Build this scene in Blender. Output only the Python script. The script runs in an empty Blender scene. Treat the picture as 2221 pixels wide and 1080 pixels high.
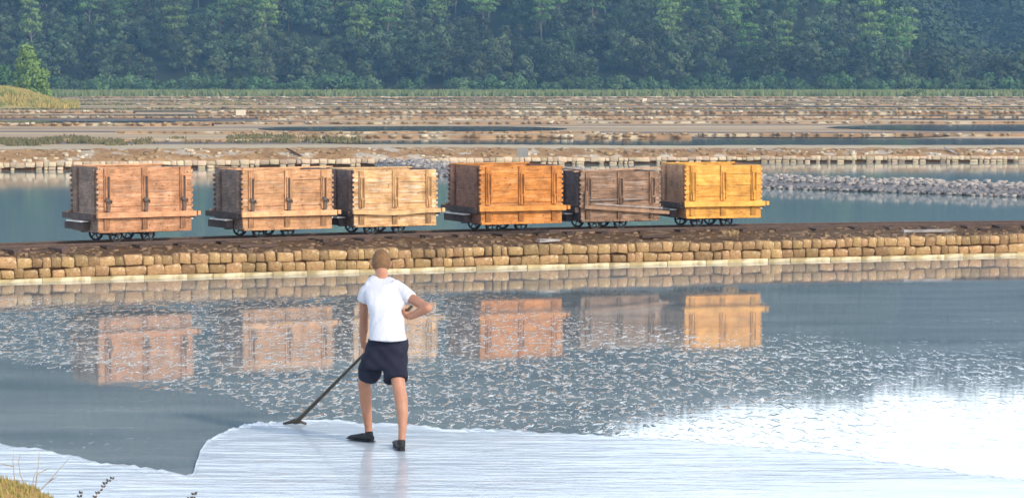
import bpy, bmesh, math, random
import numpy as np
from mathutils import Vector, Matrix
R = random.Random(7); N = np.random.default_rng(11)
SC = bpy.context.scene; COL = SC.collection
rad = math.radians
# ---------------------------------------------------------------- camera
F = 6420.0; CZ = 3.1; PITCH = rad(3.387)
cd = bpy.data.cameras.new('camera'); cam = bpy.data.objects.new('camera', cd); COL.objects.link(cam)
cam.location = (0, 0, CZ); cam.rotation_euler = (rad(90) - PITCH, 0, 0)
cd.sensor_width = 36; cd.lens = 36 * F / 2221; cd.clip_start = 0.1; cd.clip_end = 6000
SC.camera = cam
# ---------------------------------------------------------------- sky, sun, exposure
SUN_AZ = 134; SUN_EL = 31; SKY_HAZE = 2.2
w = bpy.data.worlds.new('World'); SC.world = w; w.use_nodes = True
nt = w.node_tree; sky = nt.nodes.new('ShaderNodeTexSky'); sky.sky_type = 'NISHITA'; sky.sun_disc = False
sky.sun_elevation = rad(SUN_EL); sky.sun_rotation = rad(SUN_AZ); sky.dust_density = 1.5
# bright thin summer haze over the blue: brightest low over the horizon all the way round, fading towards the zenith
nt.nodes['Background'].inputs[1].default_value = 0.15
tcw = nt.nodes.new('ShaderNodeTexCoord'); sx = nt.nodes.new('ShaderNodeSeparateXYZ'); nt.links.new(tcw.outputs['Generated'], sx.inputs[0])
cr = nt.nodes.new('ShaderNodeValToRGB'); cr.color_ramp.elements[0].position = .0; cr.color_ramp.elements[0].color = (.96, .98, 1, 1); cr.color_ramp.elements[1].position = 1; cr.color_ramp.elements[1].color = (.05, .065, .09, 1)
e_ = cr.color_ramp.elements.new(.18); e_.color = (.96, .98, 1, 1); e_ = cr.color_ramp.elements.new(.32); e_.color = (.42, .45, .50, 1); e_ = cr.color_ramp.elements.new(.55); e_.color = (.13, .155, .20, 1); nt.links.new(sx.outputs[2], cr.inputs[0])
vm = nt.nodes.new('ShaderNodeVectorMath'); vm.operation = 'SCALE'; vm.inputs['Scale'].default_value = SKY_HAZE / .15; nt.links.new(cr.outputs[0], vm.inputs[0])
va = nt.nodes.new('ShaderNodeVectorMath'); va.operation = 'ADD'; nt.links.new(vm.outputs[0], va.inputs[0]); nt.links.new(sky.outputs[0], va.inputs[1]); nt.links.new(va.outputs[0], nt.nodes['Background'].inputs[0])
sd = bpy.data.lights.new('sun', 'SUN'); sun = bpy.data.objects.new('sun', sd); COL.objects.link(sun)
sd.energy = 3.4; sd.angle = rad(4); sd.color = (1.0, 0.86, 0.70)
S = Vector((math.sin(rad(SUN_AZ)) * math.cos(rad(SUN_EL)), math.cos(rad(SUN_AZ)) * math.cos(rad(SUN_EL)), math.sin(rad(SUN_EL))))
sun.rotation_euler = S.to_track_quat('Z', 'Y').to_euler(); sun.location = (40, -20, 60)
SC.view_settings.view_transform = 'Standard'; SC.view_settings.look = 'None'
SC.view_settings.gamma = 1; SC.view_settings.exposure = -0.03; SC.view_settings.use_curve_mapping = False
SC.cycles.volume_bounces = 0; SC.cycles.max_bounces = 6

# ---------------------------------------------------------------- helpers
cp, sp = math.cos(PITCH), math.sin(PITCH)
def ray(px, py):
    a = (px - 1110.5) / F; b = (540 - py) / F
    return Vector((a, cp + b * sp, -sp + b * cp))
def G(px, py, z=0.0):
    d = ray(px, py); t = (z - CZ) / d.z
    return Vector((d.x * t, d.y * t, z))
def PD(px, py, y):
    d = ray(px, py); t = y / d.y
    return Vector((d.x * t, y, CZ + d.z * t))
def proj(p):
    q = Vector(p) - Vector((0, 0, CZ)); fw = q.y * cp - q.z * sp; up = q.y * sp + q.z * cp
    return 1110.5 + F * q.x / fw, 540 - F * up / fw
def lerp(a, b, t): return a + (b - a) * t
def interp(x, pts): return float(np.interp(x, [p[0] for p in pts], [p[1] for p in pts]))
def sstep(a, b, x):
    t = np.clip((x - a) / (b - a), 0, 1); return t * t * (3 - 2 * t)

def tag(o, label=None, cat=None, group=None, kind=None):
    if label: o['label'] = label
    if cat: o['category'] = cat
    if group: o['group'] = group
    if kind: o['kind'] = kind
    return o
def empty(name, loc=(0, 0, 0), rz=0):
    o = bpy.data.objects.new(name, None); COL.objects.link(o); o.location = loc; o.rotation_euler = (0, 0, rz)
    o.empty_display_size = 0.2; return o
def link(name, me, mat=None, parent=None):
    o = bpy.data.objects.new(name, me); COL.objects.link(o)
    if mat is not None and not me.materials: me.materials.append(mat)
    if parent: o.parent = parent
    return o
def dup(o, parent=None):
    c = o.copy(); COL.objects.link(c)
    if parent: c.parent = parent
    for ch in list(o.children): dup(ch, c)
    return c
def fast(name, V, Q, smooth=False):
    V = np.asarray(V, dtype=np.float32); Q = np.asarray(Q, dtype=np.int32); k = Q.shape[1]
    me = bpy.data.meshes.new(name); me.vertices.add(len(V)); me.vertices.foreach_set('co', V.ravel())
    me.loops.add(Q.size); me.loops.foreach_set('vertex_index', Q.ravel())
    me.polygons.add(len(Q)); me.polygons.foreach_set('loop_start', np.arange(0, Q.size, k, dtype=np.int32))
    me.polygons.foreach_set('loop_total', np.full(len(Q), k, dtype=np.int32))
    if smooth: me.polygons.foreach_set('use_smooth', np.ones(len(Q), dtype=bool))
    me.update(calc_edges=True); me.validate(); return me
class MB:
    def __init__(s): s.v = []; s.f = []
    def box(s, c, d, rot=None, jit=0):
        n = len(s.v)
        for z in (-.5, .5):
            for x, y in ((-.5, -.5), (.5, -.5), (.5, .5), (-.5, .5)):
                p = Vector((x * d[0], y * d[1], z * d[2]))
                if jit: p += Vector((R.uniform(-jit, jit), R.uniform(-jit, jit), R.uniform(-jit, jit)))
                if rot is not None: p = rot @ p
                s.v.append(tuple(p + Vector(c)))
        for f in ((3, 2, 1, 0), (4, 5, 6, 7), (0, 1, 5, 4), (1, 2, 6, 5), (2, 3, 7, 6), (3, 0, 4, 7)):
            s.f.append(tuple(n + i for i in f))
        return s
    def beam(s, a, b, wd, h, jit=0):
        a = Vector(a); b = Vector(b); d = b - a
        s.box((a + b) / 2, (d.length, wd, h), d.to_track_quat('X', 'Z').to_matrix(), jit); return s
    def tube(s, pts, rs, k=10, up=Vector((0, 0, 1)), flat=None):
        pts = [Vector(p) for p in pts]; n0 = len(s.v); al = (pts[-1] - pts[0]).normalized()
        if abs(al.dot(up)) > .8: up = Vector((0, 1, 0)) if abs(al.y) < .8 else Vector((1, 0, 0))
        for i, p in enumerate(pts):
            t = (pts[min(i + 1, len(pts) - 1)] - pts[max(i - 1, 0)]).normalized()
            r = rs[i] if isinstance(rs, (list, tuple)) else rs
            ra, rb = r if isinstance(r, (list, tuple)) else (r, r)
            u = up
            a = t.cross(u).normalized(); b = a.cross(t).normalized()
            for j in range(k):
                th = 2 * math.pi * j / k; s.v.append(tuple(p + a * math.cos(th) * ra + b * math.sin(th) * rb))
        for i in range(len(pts) - 1):
            for j in range(k):
                a0 = n0 + i * k + j; b0 = n0 + i * k + (j + 1) % k
                s.f.append((a0, b0, b0 + k, a0 + k))
        s.f.append(tuple(n0 + j for j in range(k))[::-1]); s.f.append(tuple(n0 + (len(pts) - 1) * k + j for j in range(k)))
        return s
    def rings(s, rings, k=20, pw=1.0):
        # horizontal elliptical rings (centre, half width along x, half depth along y)
        n0 = len(s.v)
        for c, ra, rb in rings:
            for j in range(k):
                th = 2 * math.pi * j / k; cx, sx_ = math.cos(th), math.sin(th)
                s.v.append((c[0] + ra * math.copysign(abs(cx) ** pw, cx), c[1] + rb * math.copysign(abs(sx_) ** pw, sx_), c[2]))
        for i in range(len(rings) - 1):
            for j in range(k):
                a0 = n0 + i * k + j; b0 = n0 + i * k + (j + 1) % k
                s.f.append((a0, b0, b0 + k, a0 + k))
        s.f.append(tuple(n0 + j for j in range(k))[::-1]); s.f.append(tuple(n0 + (len(rings) - 1) * k + j for j in range(k)))
        return s
    def ell(s, c, r, k=14, m=10, rot=None):
        n0 = len(s.v); c = Vector(c)
        for i in range(m + 1):
            ph = math.pi * (i + .001) / (m + .002)
            for j in range(k):
                th = 2 * math.pi * j / k
                p = Vector((r[0] * math.sin(ph) * math.cos(th), r[1] * math.sin(ph) * math.sin(th), r[2] * math.cos(ph)))
                s.v.append(tuple(c + (rot @ p if rot is not None else p)))
        for i in range(m):
            for j in range(k):
                a0 = n0 + i * k + j; b0 = n0 + i * k + (j + 1) % k
                s.f.append((a0, a0 + k, b0 + k, b0))
        s.f.append(tuple(n0 + j for j in range(k))); s.f.append(tuple(n0 + m * k + j for j in range(k))[::-1])
        return s
    def mesh(s, name, smooth=False):
        me = bpy.data.meshes.new(name); me.from_pydata(s.v, [], s.f); me.update()
        if smooth:
            for p in me.polygons: p.use_smooth = True
        return me
    def build(s, name, mat, parent=None, smooth=False):
        return link(name, s.mesh(name, smooth), mat, parent)

# ---------------------------------------------------------------- materials
def mat(name, c, rough=.8, spec=.3, c2=None, scale=4, stretch=(1, 1, 1), bump=0, bscale=None, rnd=0, detail=6, contrast=(.3, .7), coords='Object', metal=0, c3=None, s3=1.0, t3=(.5, .62), hue=0):
    m = bpy.data.materials.new(name); m.use_nodes = True; t = m.node_tree; b = t.nodes['Principled BSDF']
    b.inputs['Roughness'].default_value = rough; b.inputs['Specular IOR Level'].default_value = spec; b.inputs['Metallic'].default_value = metal
    L = t.links; tc = t.nodes.new('ShaderNodeTexCoord'); mp = t.nodes.new('ShaderNodeMapping'); mp.inputs['Scale'].default_value = stretch
    L.new(tc.outputs[coords], mp.inputs[0])
    out = None
    oi = t.nodes.new('ShaderNodeObjectInfo')
    if c2 is not None:
        no = t.nodes.new('ShaderNodeTexNoise'); no.inputs['Scale'].default_value = scale; no.inputs['Detail'].default_value = detail; no.inputs['Roughness'].default_value = .65
        L.new(mp.outputs[0], no.inputs['Vector'])
        if rnd:
            no.noise_dimensions = '4D'; mu = t.nodes.new('ShaderNodeMath'); mu.operation = 'MULTIPLY'; mu.inputs[1].default_value = 40
            L.new(oi.outputs['Random'], mu.inputs[0]); L.new(mu.outputs[0], no.inputs['W'])
        mr = t.nodes.new('ShaderNodeMapRange'); mr.inputs[1].default_value = contrast[0]; mr.inputs[2].default_value = contrast[1]; L.new(no.outputs[0], mr.inputs[0])
        mx = t.nodes.new('ShaderNodeMix'); mx.data_type = 'RGBA'; mx.inputs[6].default_value = (*c, 1); mx.inputs[7].default_value = (*c2, 1)
        L.new(mr.outputs[0], mx.inputs[0]); out = mx.outputs[2]
    else:
        rg = t.nodes.new('ShaderNodeRGB'); rg.outputs[0].default_value = (*c, 1); out = rg.outputs[0]
    if c3 is not None:
        n3 = t.nodes.new('ShaderNodeTexNoise'); n3.inputs['Scale'].default_value = s3; n3.inputs['Detail'].default_value = 4
        L.new(mp.outputs[0], n3.inputs['Vector'])
        r3 = t.nodes.new('ShaderNodeMapRange'); r3.inputs[1].default_value = t3[0]; r3.inputs[2].default_value = t3[1]; L.new(n3.outputs[0], r3.inputs[0])
        m3 = t.nodes.new('ShaderNodeMix'); m3.data_type = 'RGBA'; m3.inputs[7].default_value = (*c3, 1); L.new(out, m3.inputs[6]); L.new(r3.outputs[0], m3.inputs[0]); out = m3.outputs[2]
    if rnd:
        hs = t.nodes.new('ShaderNodeHueSaturation'); r2 = t.nodes.new('ShaderNodeMapRange'); r2.inputs[3].default_value = 1 - rnd; r2.inputs[4].default_value = 1 + rnd
        L.new(oi.outputs['Random'], r2.inputs[0]); L.new(r2.outputs[0], hs.inputs['Value']); L.new(out, hs.inputs['Color']); out = hs.outputs[0]
        if hue:
            f1 = t.nodes.new('ShaderNodeMath'); f1.operation = 'MULTIPLY'; f1.inputs[1].default_value = 7.31; f2 = t.nodes.new('ShaderNodeMath'); f2.operation = 'FRACT'
            L.new(oi.outputs['Random'], f1.inputs[0]); L.new(f1.outputs[0], f2.inputs[0])
            r4 = t.nodes.new('ShaderNodeMapRange'); r4.inputs[3].default_value = .5 - hue; r4.inputs[4].default_value = .5 + hue; L.new(f2.outputs[0], r4.inputs[0]); L.new(r4.outputs[0], hs.inputs['Hue'])
    L.new(out, b.inputs['Base Color'])
    if bump:
        bn = t.nodes.new('ShaderNodeTexNoise'); bn.inputs['Scale'].default_value = bscale or scale; bn.inputs['Detail'].default_value = 5; L.new(mp.outputs[0], bn.inputs['Vector'])
        bp = t.nodes.new('ShaderNodeBump'); bp.inputs['Strength'].default_value = 1; bp.inputs['Distance'].default_value = bump
        L.new(bn.outputs[0], bp.inputs['Height']); L.new(bp.outputs[0], b.inputs['Normal'])
    return m
def knots(m, col, scale=9, thr=.10):
    # dark pine knots: voronoi dots over the existing colour
    t = m.node_tree; L = t.links; b = t.nodes['Principled BSDF']; src = b.inputs['Base Color'].links[0].from_socket
    tc = t.nodes.new('ShaderNodeTexCoord'); v = t.nodes.new('ShaderNodeTexVoronoi'); v.inputs['Scale'].default_value = scale; L.new(tc.outputs['Object'], v.inputs['Vector'])
    r = t.nodes.new('ShaderNodeMapRange'); r.inputs[1].default_value = thr; r.inputs[2].default_value = thr * 1.8; r.inputs[3].default_value = .75; r.inputs[4].default_value = 0; L.new(v.outputs['Distance'], r.inputs[0])
    x = t.nodes.new('ShaderNodeMix'); x.data_type = 'RGBA'; x.inputs[7].default_value = (*col, 1); L.new(src, x.inputs[6]); L.new(r.outputs[0], x.inputs[0]); L.new(x.outputs[2], b.inputs['Base Color'])
    return m
def wood(name, c, c2, st=(2, 2, 22), c3=None, t3=(.55, .7), rnd=.14, kn=True, **k):
    m = mat(name, c, .75, .25, c2, 3.0, st, bump=.004, bscale=5, contrast=(.38, .62), rnd=rnd, c3=c3, s3=1.0, t3=t3, **k)
    t = m.node_tree; L = t.links; b = t.nodes['Principled BSDF']; src = b.inputs['Base Color'].links[0].from_socket
    tc = t.nodes.new('ShaderNodeTexCoord'); n = t.nodes.new('ShaderNodeTexNoise'); n.inputs['Scale'].default_value = 5.5; n.inputs['Detail'].default_value = 6; n.inputs['Roughness'].default_value = .7; L.new(tc.outputs['Object'], n.inputs['Vector'])
    q = t.nodes.new('ShaderNodeMapRange'); q.inputs[1].default_value = .35; q.inputs[2].default_value = .65; q.inputs[3].default_value = .62; q.inputs[4].default_value = 1.16; L.new(n.outputs[0], q.inputs[0])
    h = t.nodes.new('ShaderNodeHueSaturation'); L.new(src, h.inputs['Color']); L.new(q.outputs[0], h.inputs['Value']); L.new(h.outputs[0], b.inputs['Base Color'])
    return knots(m, tuple(x * .4 for x in c2)) if kn else m
def water(name, c, c2, bump_d, bscale, stretch=(1, 1, 1), rough=.03, cs=.25, mask=None):
    m = bpy.data.materials.new(name); m.use_nodes = True; t = m.node_tree; b = t.nodes['Principled BSDF']; L = t.links
    b.inputs['Roughness'].default_value = rough; b.inputs['IOR'].default_value = 1.33
    tc = t.nodes.new('ShaderNodeTexCoord'); mp = t.nodes.new('ShaderNodeMapping'); mp.inputs['Scale'].default_value = stretch; L.new(tc.outputs['Object'], mp.inputs[0])
    no = t.nodes.new('ShaderNodeTexNoise'); no.inputs['Scale'].default_value = cs; no.inputs['Detail'].default_value = 6; L.new(mp.outputs[0], no.inputs['Vector'])
    mr = t.nodes.new('ShaderNodeMapRange'); mr.inputs[1].default_value = .3; mr.inputs[2].default_value = .7; L.new(no.outputs[0], mr.inputs[0])
    mx = t.nodes.new('ShaderNodeMix'); mx.data_type = 'RGBA'; mx.inputs[6].default_value = (*c, 1); mx.inputs[7].default_value = (*c2, 1); L.new(mr.outputs[0], mx.inputs[0]); L.new(mx.outputs[2], b.inputs['Base Color'])
    bn = t.nodes.new('ShaderNodeTexNoise'); bn.inputs['Scale'].default_value = bscale; bn.inputs['Detail'].default_value = 3; L.new(mp.outputs[0], bn.inputs['Vector'])
    bp = t.nodes.new('ShaderNodeBump'); bp.inputs['Strength'].default_value = 1; bp.inputs['Distance'].default_value = bump_d; L.new(bn.outputs[0], bp.inputs['Height']); L.new(bp.outputs[0], b.inputs['Normal'])
    return m

M = {}; RIP_T = (.545, .70); RIP_D = .010
M['mud'] = mat('mud', (.26, .165, .075), .65, .3, (.52, .37, .19), 1.0, (.03, .22, 1), bump=.02, bscale=3, c3=(.10, .07, .055), s3=.7, t3=(.52, .60), contrast=(.38, .62))
M['sand'] = mat('sand_path', (.50, .42, .28), .9, .2, (.36, .28, .18), .8, (.3, 1, 1), bump=.02)
M['earth'] = mat('earth', (.060, .034, .016), .9, .2, (.15, .09, .045), 5, bump=.05, bscale=9, c3=(.24, .17, .11), s3=3, t3=(.6, .72))
M['bank_earth'] = mat('bank_earth', (.19, .10, .045), .9, .2, (.42, .27, .13), 1.6, bump=.08, bscale=3, c3=(.42, .36, .28), s3=1.2, t3=(.56, .62))
M['stone'] = mat('wall_stone', (.43, .285, .13), .85, .3, (.20, .11, .05), 7, bump=.012, bscale=14, rnd=.34, hue=.008, c3=(.5, .42, .28), s3=2.5, t3=(.58, .7))
M['joint'] = mat('joint_mud', (.10, .045, .02), .95, .1, (.16, .08, .04), 8)
M['ledge'] = mat('salt_crusted_ledge', (.50, .41, .22), .6, .3, (.27, .20, .09), 5, bump=.006, rnd=.12, c3=(.58, .50, .33), s3=4)
M['stone2'] = mat('pale_stone', (.55, .46, .32), .85, .3, (.36, .25, .17), 4, bump=.01, rnd=.3, hue=.015)
M['greyrock'] = mat('dark_rock', (.13, .125, .13), .8, .3, (.28, .26, .25), 6, rnd=.1)
M['saltrock'] = mat('salt_crusted_rock', (.44, .40, .36), .8, .3, (.22, .20, .19), 3)
M['farstone'] = mat('far_wall_stone', (.38, .28, .155), .9, .2, (.17, .105, .06), 1.5, c3=(.54, .47, .35), s3=.6)
M['wallcore'] = mat('wall_core', (.40, .27, .15), .9, .2, (.22, .12, .06), 1.0, (.6, 1, 3), c3=(.47, .39, .26), s3=.5, t3=(.5, .6))
M['steel'] = mat('rail_steel', (.055, .04, .035), .6, .5, (.12, .07, .05), 12, metal=.3)
M['iron'] = mat('wheel_iron', (.02, .018, .018), .7, .3, (.05, .035, .028), 20)
M['hasp'] = mat('hasp_iron', (.05, .045, .042), .5, .5, (.14, .10, .08), 20, metal=.4)
M['pale_metal'] = mat('pale_metal_and_glint', (.62, .62, .62), .45, .5, (.4, .38, .36), 9, metal=.2)  # clasp pins, and the plate whose glint is painted pale
M['sleeper'] = mat('old_sleeper', (.045, .028, .024), .9, .2, (.12, .08, .06), 5, (8, 1, 8), rnd=.3)
M['greywood'] = wood('grey_driftwood', (.40, .38, .36), (.22, .20, .19), kn=False)
M['tar_and_shade'] = mat('tarred_shaded_beam', (.05, .036, .034), .8, .25, (.11, .08, .07), 6, rnd=.2)  # dark beams; on the end ledgers the darkness is painted shade
M['leaf_pine'] = mat('pine_needles', (.06, .125, .034), .8, .15, (.16, .25, .075), .9, rnd=.3, hue=.02)
M['leaf_dark'] = mat('maquis_leaves', (.026, .048, .022), .8, .15, (.090, .118, .055), .8, rnd=.55, hue=.03)
M['leaf_shrub'] = mat('shrub_leaves', (.045, .10, .04), .8, .15, (.11, .18, .07), .8, rnd=.3, hue=.02)
M['leaf_bright'] = mat('bright_bush_leaves', (.09, .165, .03), .8, .2, (.20, .29, .07), .9)
M['bark'] = mat('pine_bark', (.24, .20, .17), .9, .1, (.14, .12, .10), 3)
M['bark_dark'] = mat('dark_bark', (.10, .08, .065), .9, .1, (.05, .04, .03), 3)
M['far_leaf'] = mat('far_hill_leaves', (.020, .040, .022), .9, .1, (.05, .07, .035), .05)
M['hillground'] = mat('hill_ground', (.014, .022, .012), .95, .1, (.028, .036, .02), .1)
M['drygrass'] = mat('dry_grass', (.50, .35, .13), .9, .1, (.26, .25, .08), .4, c3=(.16, .20, .06), s3=.3)
M['reed'] = mat('green_reed', (.10, .15, .05), .9, .1, (.22, .24, .11), .3)
M['weedgreen'] = mat('marsh_weed', (.09, .105, .05), .9, .1, (.20, .165, .09), 1.0)
M['skin'] = mat('skin', (.43, .215, .135), .5, .4, (.33, .15, .088), 9)
M['shirt'] = mat('white_cotton', (.57, .58, .63), .9, .1, (.51, .53, .60), 3, bump=.035, bscale=5.5, stretch=(1.3, 1, .5))
M['shorts'] = mat('navy_cotton', (.012, .013, .026), .9, .15, (.026, .028, .046), 7, bump=.008, bscale=8, stretch=(1, 1, .5))
M['shoe'] = mat('black_shoe', (.008, .008, .009), .6, .3, (.02, .02, .022), 20)
M['hair'] = mat('short_brown_hair', (.12, .062, .028), .8, .3, (.22, .125, .06), 35, bump=.003, bscale=120)
M['eye'] = mat('eye', (.6, .6, .6), .2, .5)
M['polewood'] = mat('wet_pole_wood', (.030, .024, .016), .5, .4, (.075, .06, .035), 9)
M['salt'] = mat('heaped_salt', (.92, .92, .93), .7, .3, (.86, .86, .87), 25, bump=.012, bscale=22)
M['glint_fleck'] = mat('ripple_glint', (.62, .68, .70), .4, .5, (.45, .52, .55), 3)  # pale colour painting the glints on the ripples
M['straw'] = mat('dry_stem', (.42, .30, .16), .8, .2, (.3, .2, .1), 20)
M['sprigleaf'] = mat('dark_sprig_leaf', (.045, .05, .05), .6, .3, (.09, .08, .09), 20)
M['mound'] = mat('mound_soil', (.22, .12, .04), .9, .2, (.42, .30, .12), 9, bump=.02, c3=(.12, .15, .04), s3=7, t3=(.5, .6))
M['whiteblock'] = mat('pale_block', (.75, .66, .5), .9, .2, (.6, .5, .36), 4)
M['concrete'] = mat('grey_concrete', (.28, .265, .24), .9, .2, (.2, .19, .17), 6)
W_PAN = water('pan_water', (.17, .205, .215), (.33, .37, .36), .00022, 5.0, (.35, 1, 1), .03, 1.0)
W_POOL = water('pool_water', (.18, .27, .275), (.24, .32, .30), .0012, 4.0, (.5, 1, 1), .05, .08)
W_FAR = water('far_water', (.035, .032, .035), (.05, .045, .045), .001, 3.0, (.2, 1, 1), .08, .1)
# wet salt: white crystals under a thin film of brine
ws = mat('wet_salt', (.35, .415, .46), .4, .3, (.54, .60, .64), 2.2, (.4, 1.6, 1), contrast=(.35, .65))
t = ws.node_tree; b = t.nodes['Principled BSDF']; b.inputs['Coat Weight'].default_value = .52; b.inputs['Coat Roughness'].default_value = .04; b.inputs['Coat IOR'].default_value = 1.33
mp = [n for n in t.nodes if n.type == 'MAPPING'][0]
b1 = t.nodes.new('ShaderNodeTexNoise'); b1.inputs['Scale'].default_value = 4.5; b1.inputs['Detail'].default_value = 4; t.links.new(mp.outputs[0], b1.inputs['Vector'])
ml = t.nodes.new('ShaderNodeTexNoise'); ml.inputs['Scale'].default_value = .35; ml.inputs['Detail'].default_value = 3; t.links.new(mp.outputs[0], ml.inputs['Vector'])
mr2 = t.nodes.new('ShaderNodeMapRange'); mr2.inputs[1].default_value = .42; mr2.inputs[2].default_value = .62; mr2.inputs[3].default_value = .25; t.links.new(ml.outputs[0], mr2.inputs[0])
mm = t.nodes.new('ShaderNodeMath'); mm.operation = 'MULTIPLY'; t.links.new(b1.outputs[0], mm.inputs[0]); t.links.new(mr2.outputs[0], mm.inputs[1])
bp = t.nodes.new('ShaderNodeBump'); bp.inputs['Distance'].default_value = .011; t.links.new(mm.outputs[0], bp.inputs['Height'])
t.links.new(bp.outputs[0], b.inputs['Coat Normal']); t.links.new(bp.outputs[0], b.inputs['Normal'])
M['wetsalt'] = ws

# ---------------------------------------------------------------- reference curves of the place
def quadfit(pts, z):
    P = [G(px, py, z) for px, py in pts]; return np.polyfit([p.x for p in P], [p.y for p in P], 2)
RAILZ = .50; GAUGE = .78
wall_c = quadfit([(0, 612), (560, 597), (1100, 583), (1565, 568), (2221, 554)], 0)
rail_c = quadfit([(0, 535), (300, 523), (600, 513), (1000, 504), (1500, 493), (2221, 483)], RAILZ)
def curve(c, x, x0=-8.5, x1=10):
    xc = min(max(x, x0), x1); s = 2 * c[0] * xc + c[1]; return float(np.polyval(c, xc)) + s * (x - xc), s
def wallp(x): return curve(wall_c, x)
def railp(x): return curve(rail_c, x)

# ================================================================ SETTING
# ---- far mud flats, hills
V = []; xs = [-330, -260, -120, -60, 0, 60, 120, 260, 330]; ys = [-60, 5, 30, 60, 90, 120, 200, 300, 445, 470]
for y in ys:
    for x in xs: V.append((x, y, -.06))
Q = [(j * 9 + i, j * 9 + i + 1, j * 9 + i + 10, j * 9 + i + 9) for j in range(len(ys) - 1) for i in range(8)]
tag(link('mud_flat', fast('mud_flat', V, Q), M['mud']), kind='structure')
RIDGE = [(-.5, .146), (-.05, .146), (.0, .145), (.025, .130), (.031, .1200), (.0575, .1128), (.0825, .1108), (.0963, .1100), (.112, .1110), (.126, .1105), (.173, .1105), (.3, .100), (.5, .09)]
def hillz(x, y):
    a = x / np.maximum(y, 1); xa = a * 450; E = np.interp(a, [p[0] for p in RIDGE], [p[1] for p in RIDGE])
    k = 1 - sstep(30, 76, xa)
    near = (np.maximum(0, y - 452) * .22 + np.maximum(0, y - 520) * .30) * k
    near = np.minimum(near, np.maximum(0, E * y - 13))
    far = np.clip((y - 640) / 220, 0, 1) * (E * 860 - 13)
    bmp = 1.0 * np.sin(x * .11 + y * .05) + .7 * np.sin(x * .23 - y * .13)
    return -.05 + np.maximum(near, far) + np.where(y > 470, bmp * np.minimum(1, (y - 470) / 60), 0) * np.minimum(1, np.maximum(near, far) / 5)
gx = np.linspace(-330, 330, 100); gy = np.concatenate([np.linspace(446, 700, 60), np.linspace(712, 960, 40)])
X, Y = np.meshgrid(gx, gy); Z = hillz(X, Y); V = np.stack([X, Y, Z], -1).reshape(-1, 3)
n = len(gx); Q = [(j * n + i, j * n + i + 1, j * n + i + n + 1, j * n + i + n) for j in range(len(gy) - 1) for i in range(n - 1)]
tag(link('hills', fast('hills', V, Q, True), M['hillground']), kind='structure')

# ---- water
def sheet(name, pts, z, m):
    me = bpy.data.meshes.new(name); me.from_pydata([(p[0], p[1], z) for p in pts], [], [tuple(range(len(pts)))]); me.update()
    return link(name, me, m)
xs = np.linspace(-40, 40, 41)
TOPL = [(-100, 640), (300, 650), (760, 640), (1000, 640), (1250, 690), (1500, 720), (1700, 715), (1900, 745), (2221, 775), (2500, 790)]
BOTL = [(-100, 775), (180, 808), (260, 830), (430, 846), (560, 880), (640, 902), (800, 908), (1000, 925), (1310, 940), (1400, 912), (1640, 874), (1830, 842), (2221, 822), (2500, 800)]
gx = np.arange(-13, 14.01, .2); NY = 130; V = []; RP = []
for x in gx:
    ye = wallp(x)[0] + .5
    for j in range(NY):
        y = lerp(12.6, ye, j / (NY - 1)); V.append((x, y, 0)); px, py = proj((x, y, 0)); a_ = interp(px, TOPL); b_ = interp(px, BOTL) if px < 1310 else 1100
        wob = 10 * math.sin(x * 1.7 + y * .6) + 7 * math.sin(x * 3.1 - y * 1.1)
        up = float(sstep(a_ - 25 + wob, a_ + 45 + wob, py)); lo = 1 - float(sstep(b_ - 34 + wob, b_ + 16 + wob, py)); e = up * lo
        if px > 1500: e *= .25 + .55 * float(sstep(740, 840, py)) * (1 - .55 * float(sstep(1600, 1900, px)))
        if 960 < px < 1680: e *= .35 + .65 * float(sstep(700, 800, py))
        if px > 1310: sk = interp(px, [(1310, 945), (1480, 898), (1600, 882), (1730, 868), (1830, 848), (2221, 828)]); e = lerp(e, .07, float(sstep(sk - 8, sk + 4, py)))
        if px > 1800: e *= 1 - .6 * float(sstep(1800, 2000, px)) * float(sstep(700, 720, py))
        RP.append(max(e, .035 * (.5 + .5 * math.sin(y * 2.1 + math.sin(x * .8)))))
Q = [(i * NY + j, i * NY + j + 1, (i + 1) * NY + j + 1, (i + 1) * NY + j) for i in range(len(gx) - 1) for j in range(NY - 1)]
me = fast('salt_pan_water', V, Q, True); at = me.attributes.new('ripple', 'FLOAT', 'POINT'); at.data.foreach_set('value', np.array(RP, dtype=np.float32))
tag(link('salt_pan_water', me, W_PAN), kind='structure')
t = W_PAN.node_tree; L = t.links; b = t.nodes['Principled BSDF']; tc = t.nodes.new('ShaderNodeTexCoord'); mp = t.nodes.new('ShaderNodeMapping'); mp.inputs['Scale'].default_value = (1, .30, 1); L.new(tc.outputs['Object'], mp.inputs[0])
n1 = t.nodes.new('ShaderNodeTexNoise'); n1.inputs['Scale'].default_value = 12; n1.inputs['Detail'].default_value = 2.5; n1.inputs['Distortion'].default_value = .8; L.new(mp.outputs[0], n1.inputs['Vector'])
m1 = t.nodes.new('ShaderNodeMapRange'); m1.interpolation_type = 'SMOOTHSTEP'; m1.inputs[1].default_value = RIP_T[0]; m1.inputs[2].default_value = RIP_T[1]; L.new(n1.outputs[0], m1.inputs[0])
aa = t.nodes.new('ShaderNodeAttribute'); aa.attribute_name = 'ripple'; mu = t.nodes.new('ShaderNodeMath'); mu.operation = 'MULTIPLY'; L.new(m1.outputs[0], mu.inputs[0]); L.new(aa.outputs['Fac'], mu.inputs[1])
b2 = t.nodes.new('ShaderNodeBump'); b2.inputs['Distance'].default_value = RIP_D; L.new(mu.outputs[0], b2.inputs['Height']); L.new(b.inputs['Normal'].links[0].from_socket, b2.inputs['Normal']); L.new(b2.outputs[0], b.inputs['Normal'])
MB_PTS = [(-60, 78), (-30, 89.5), (-16.4, 94.7), (-5.5, 99), (8.7, 103.6), (18, 104.2), (60, 106)]
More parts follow.
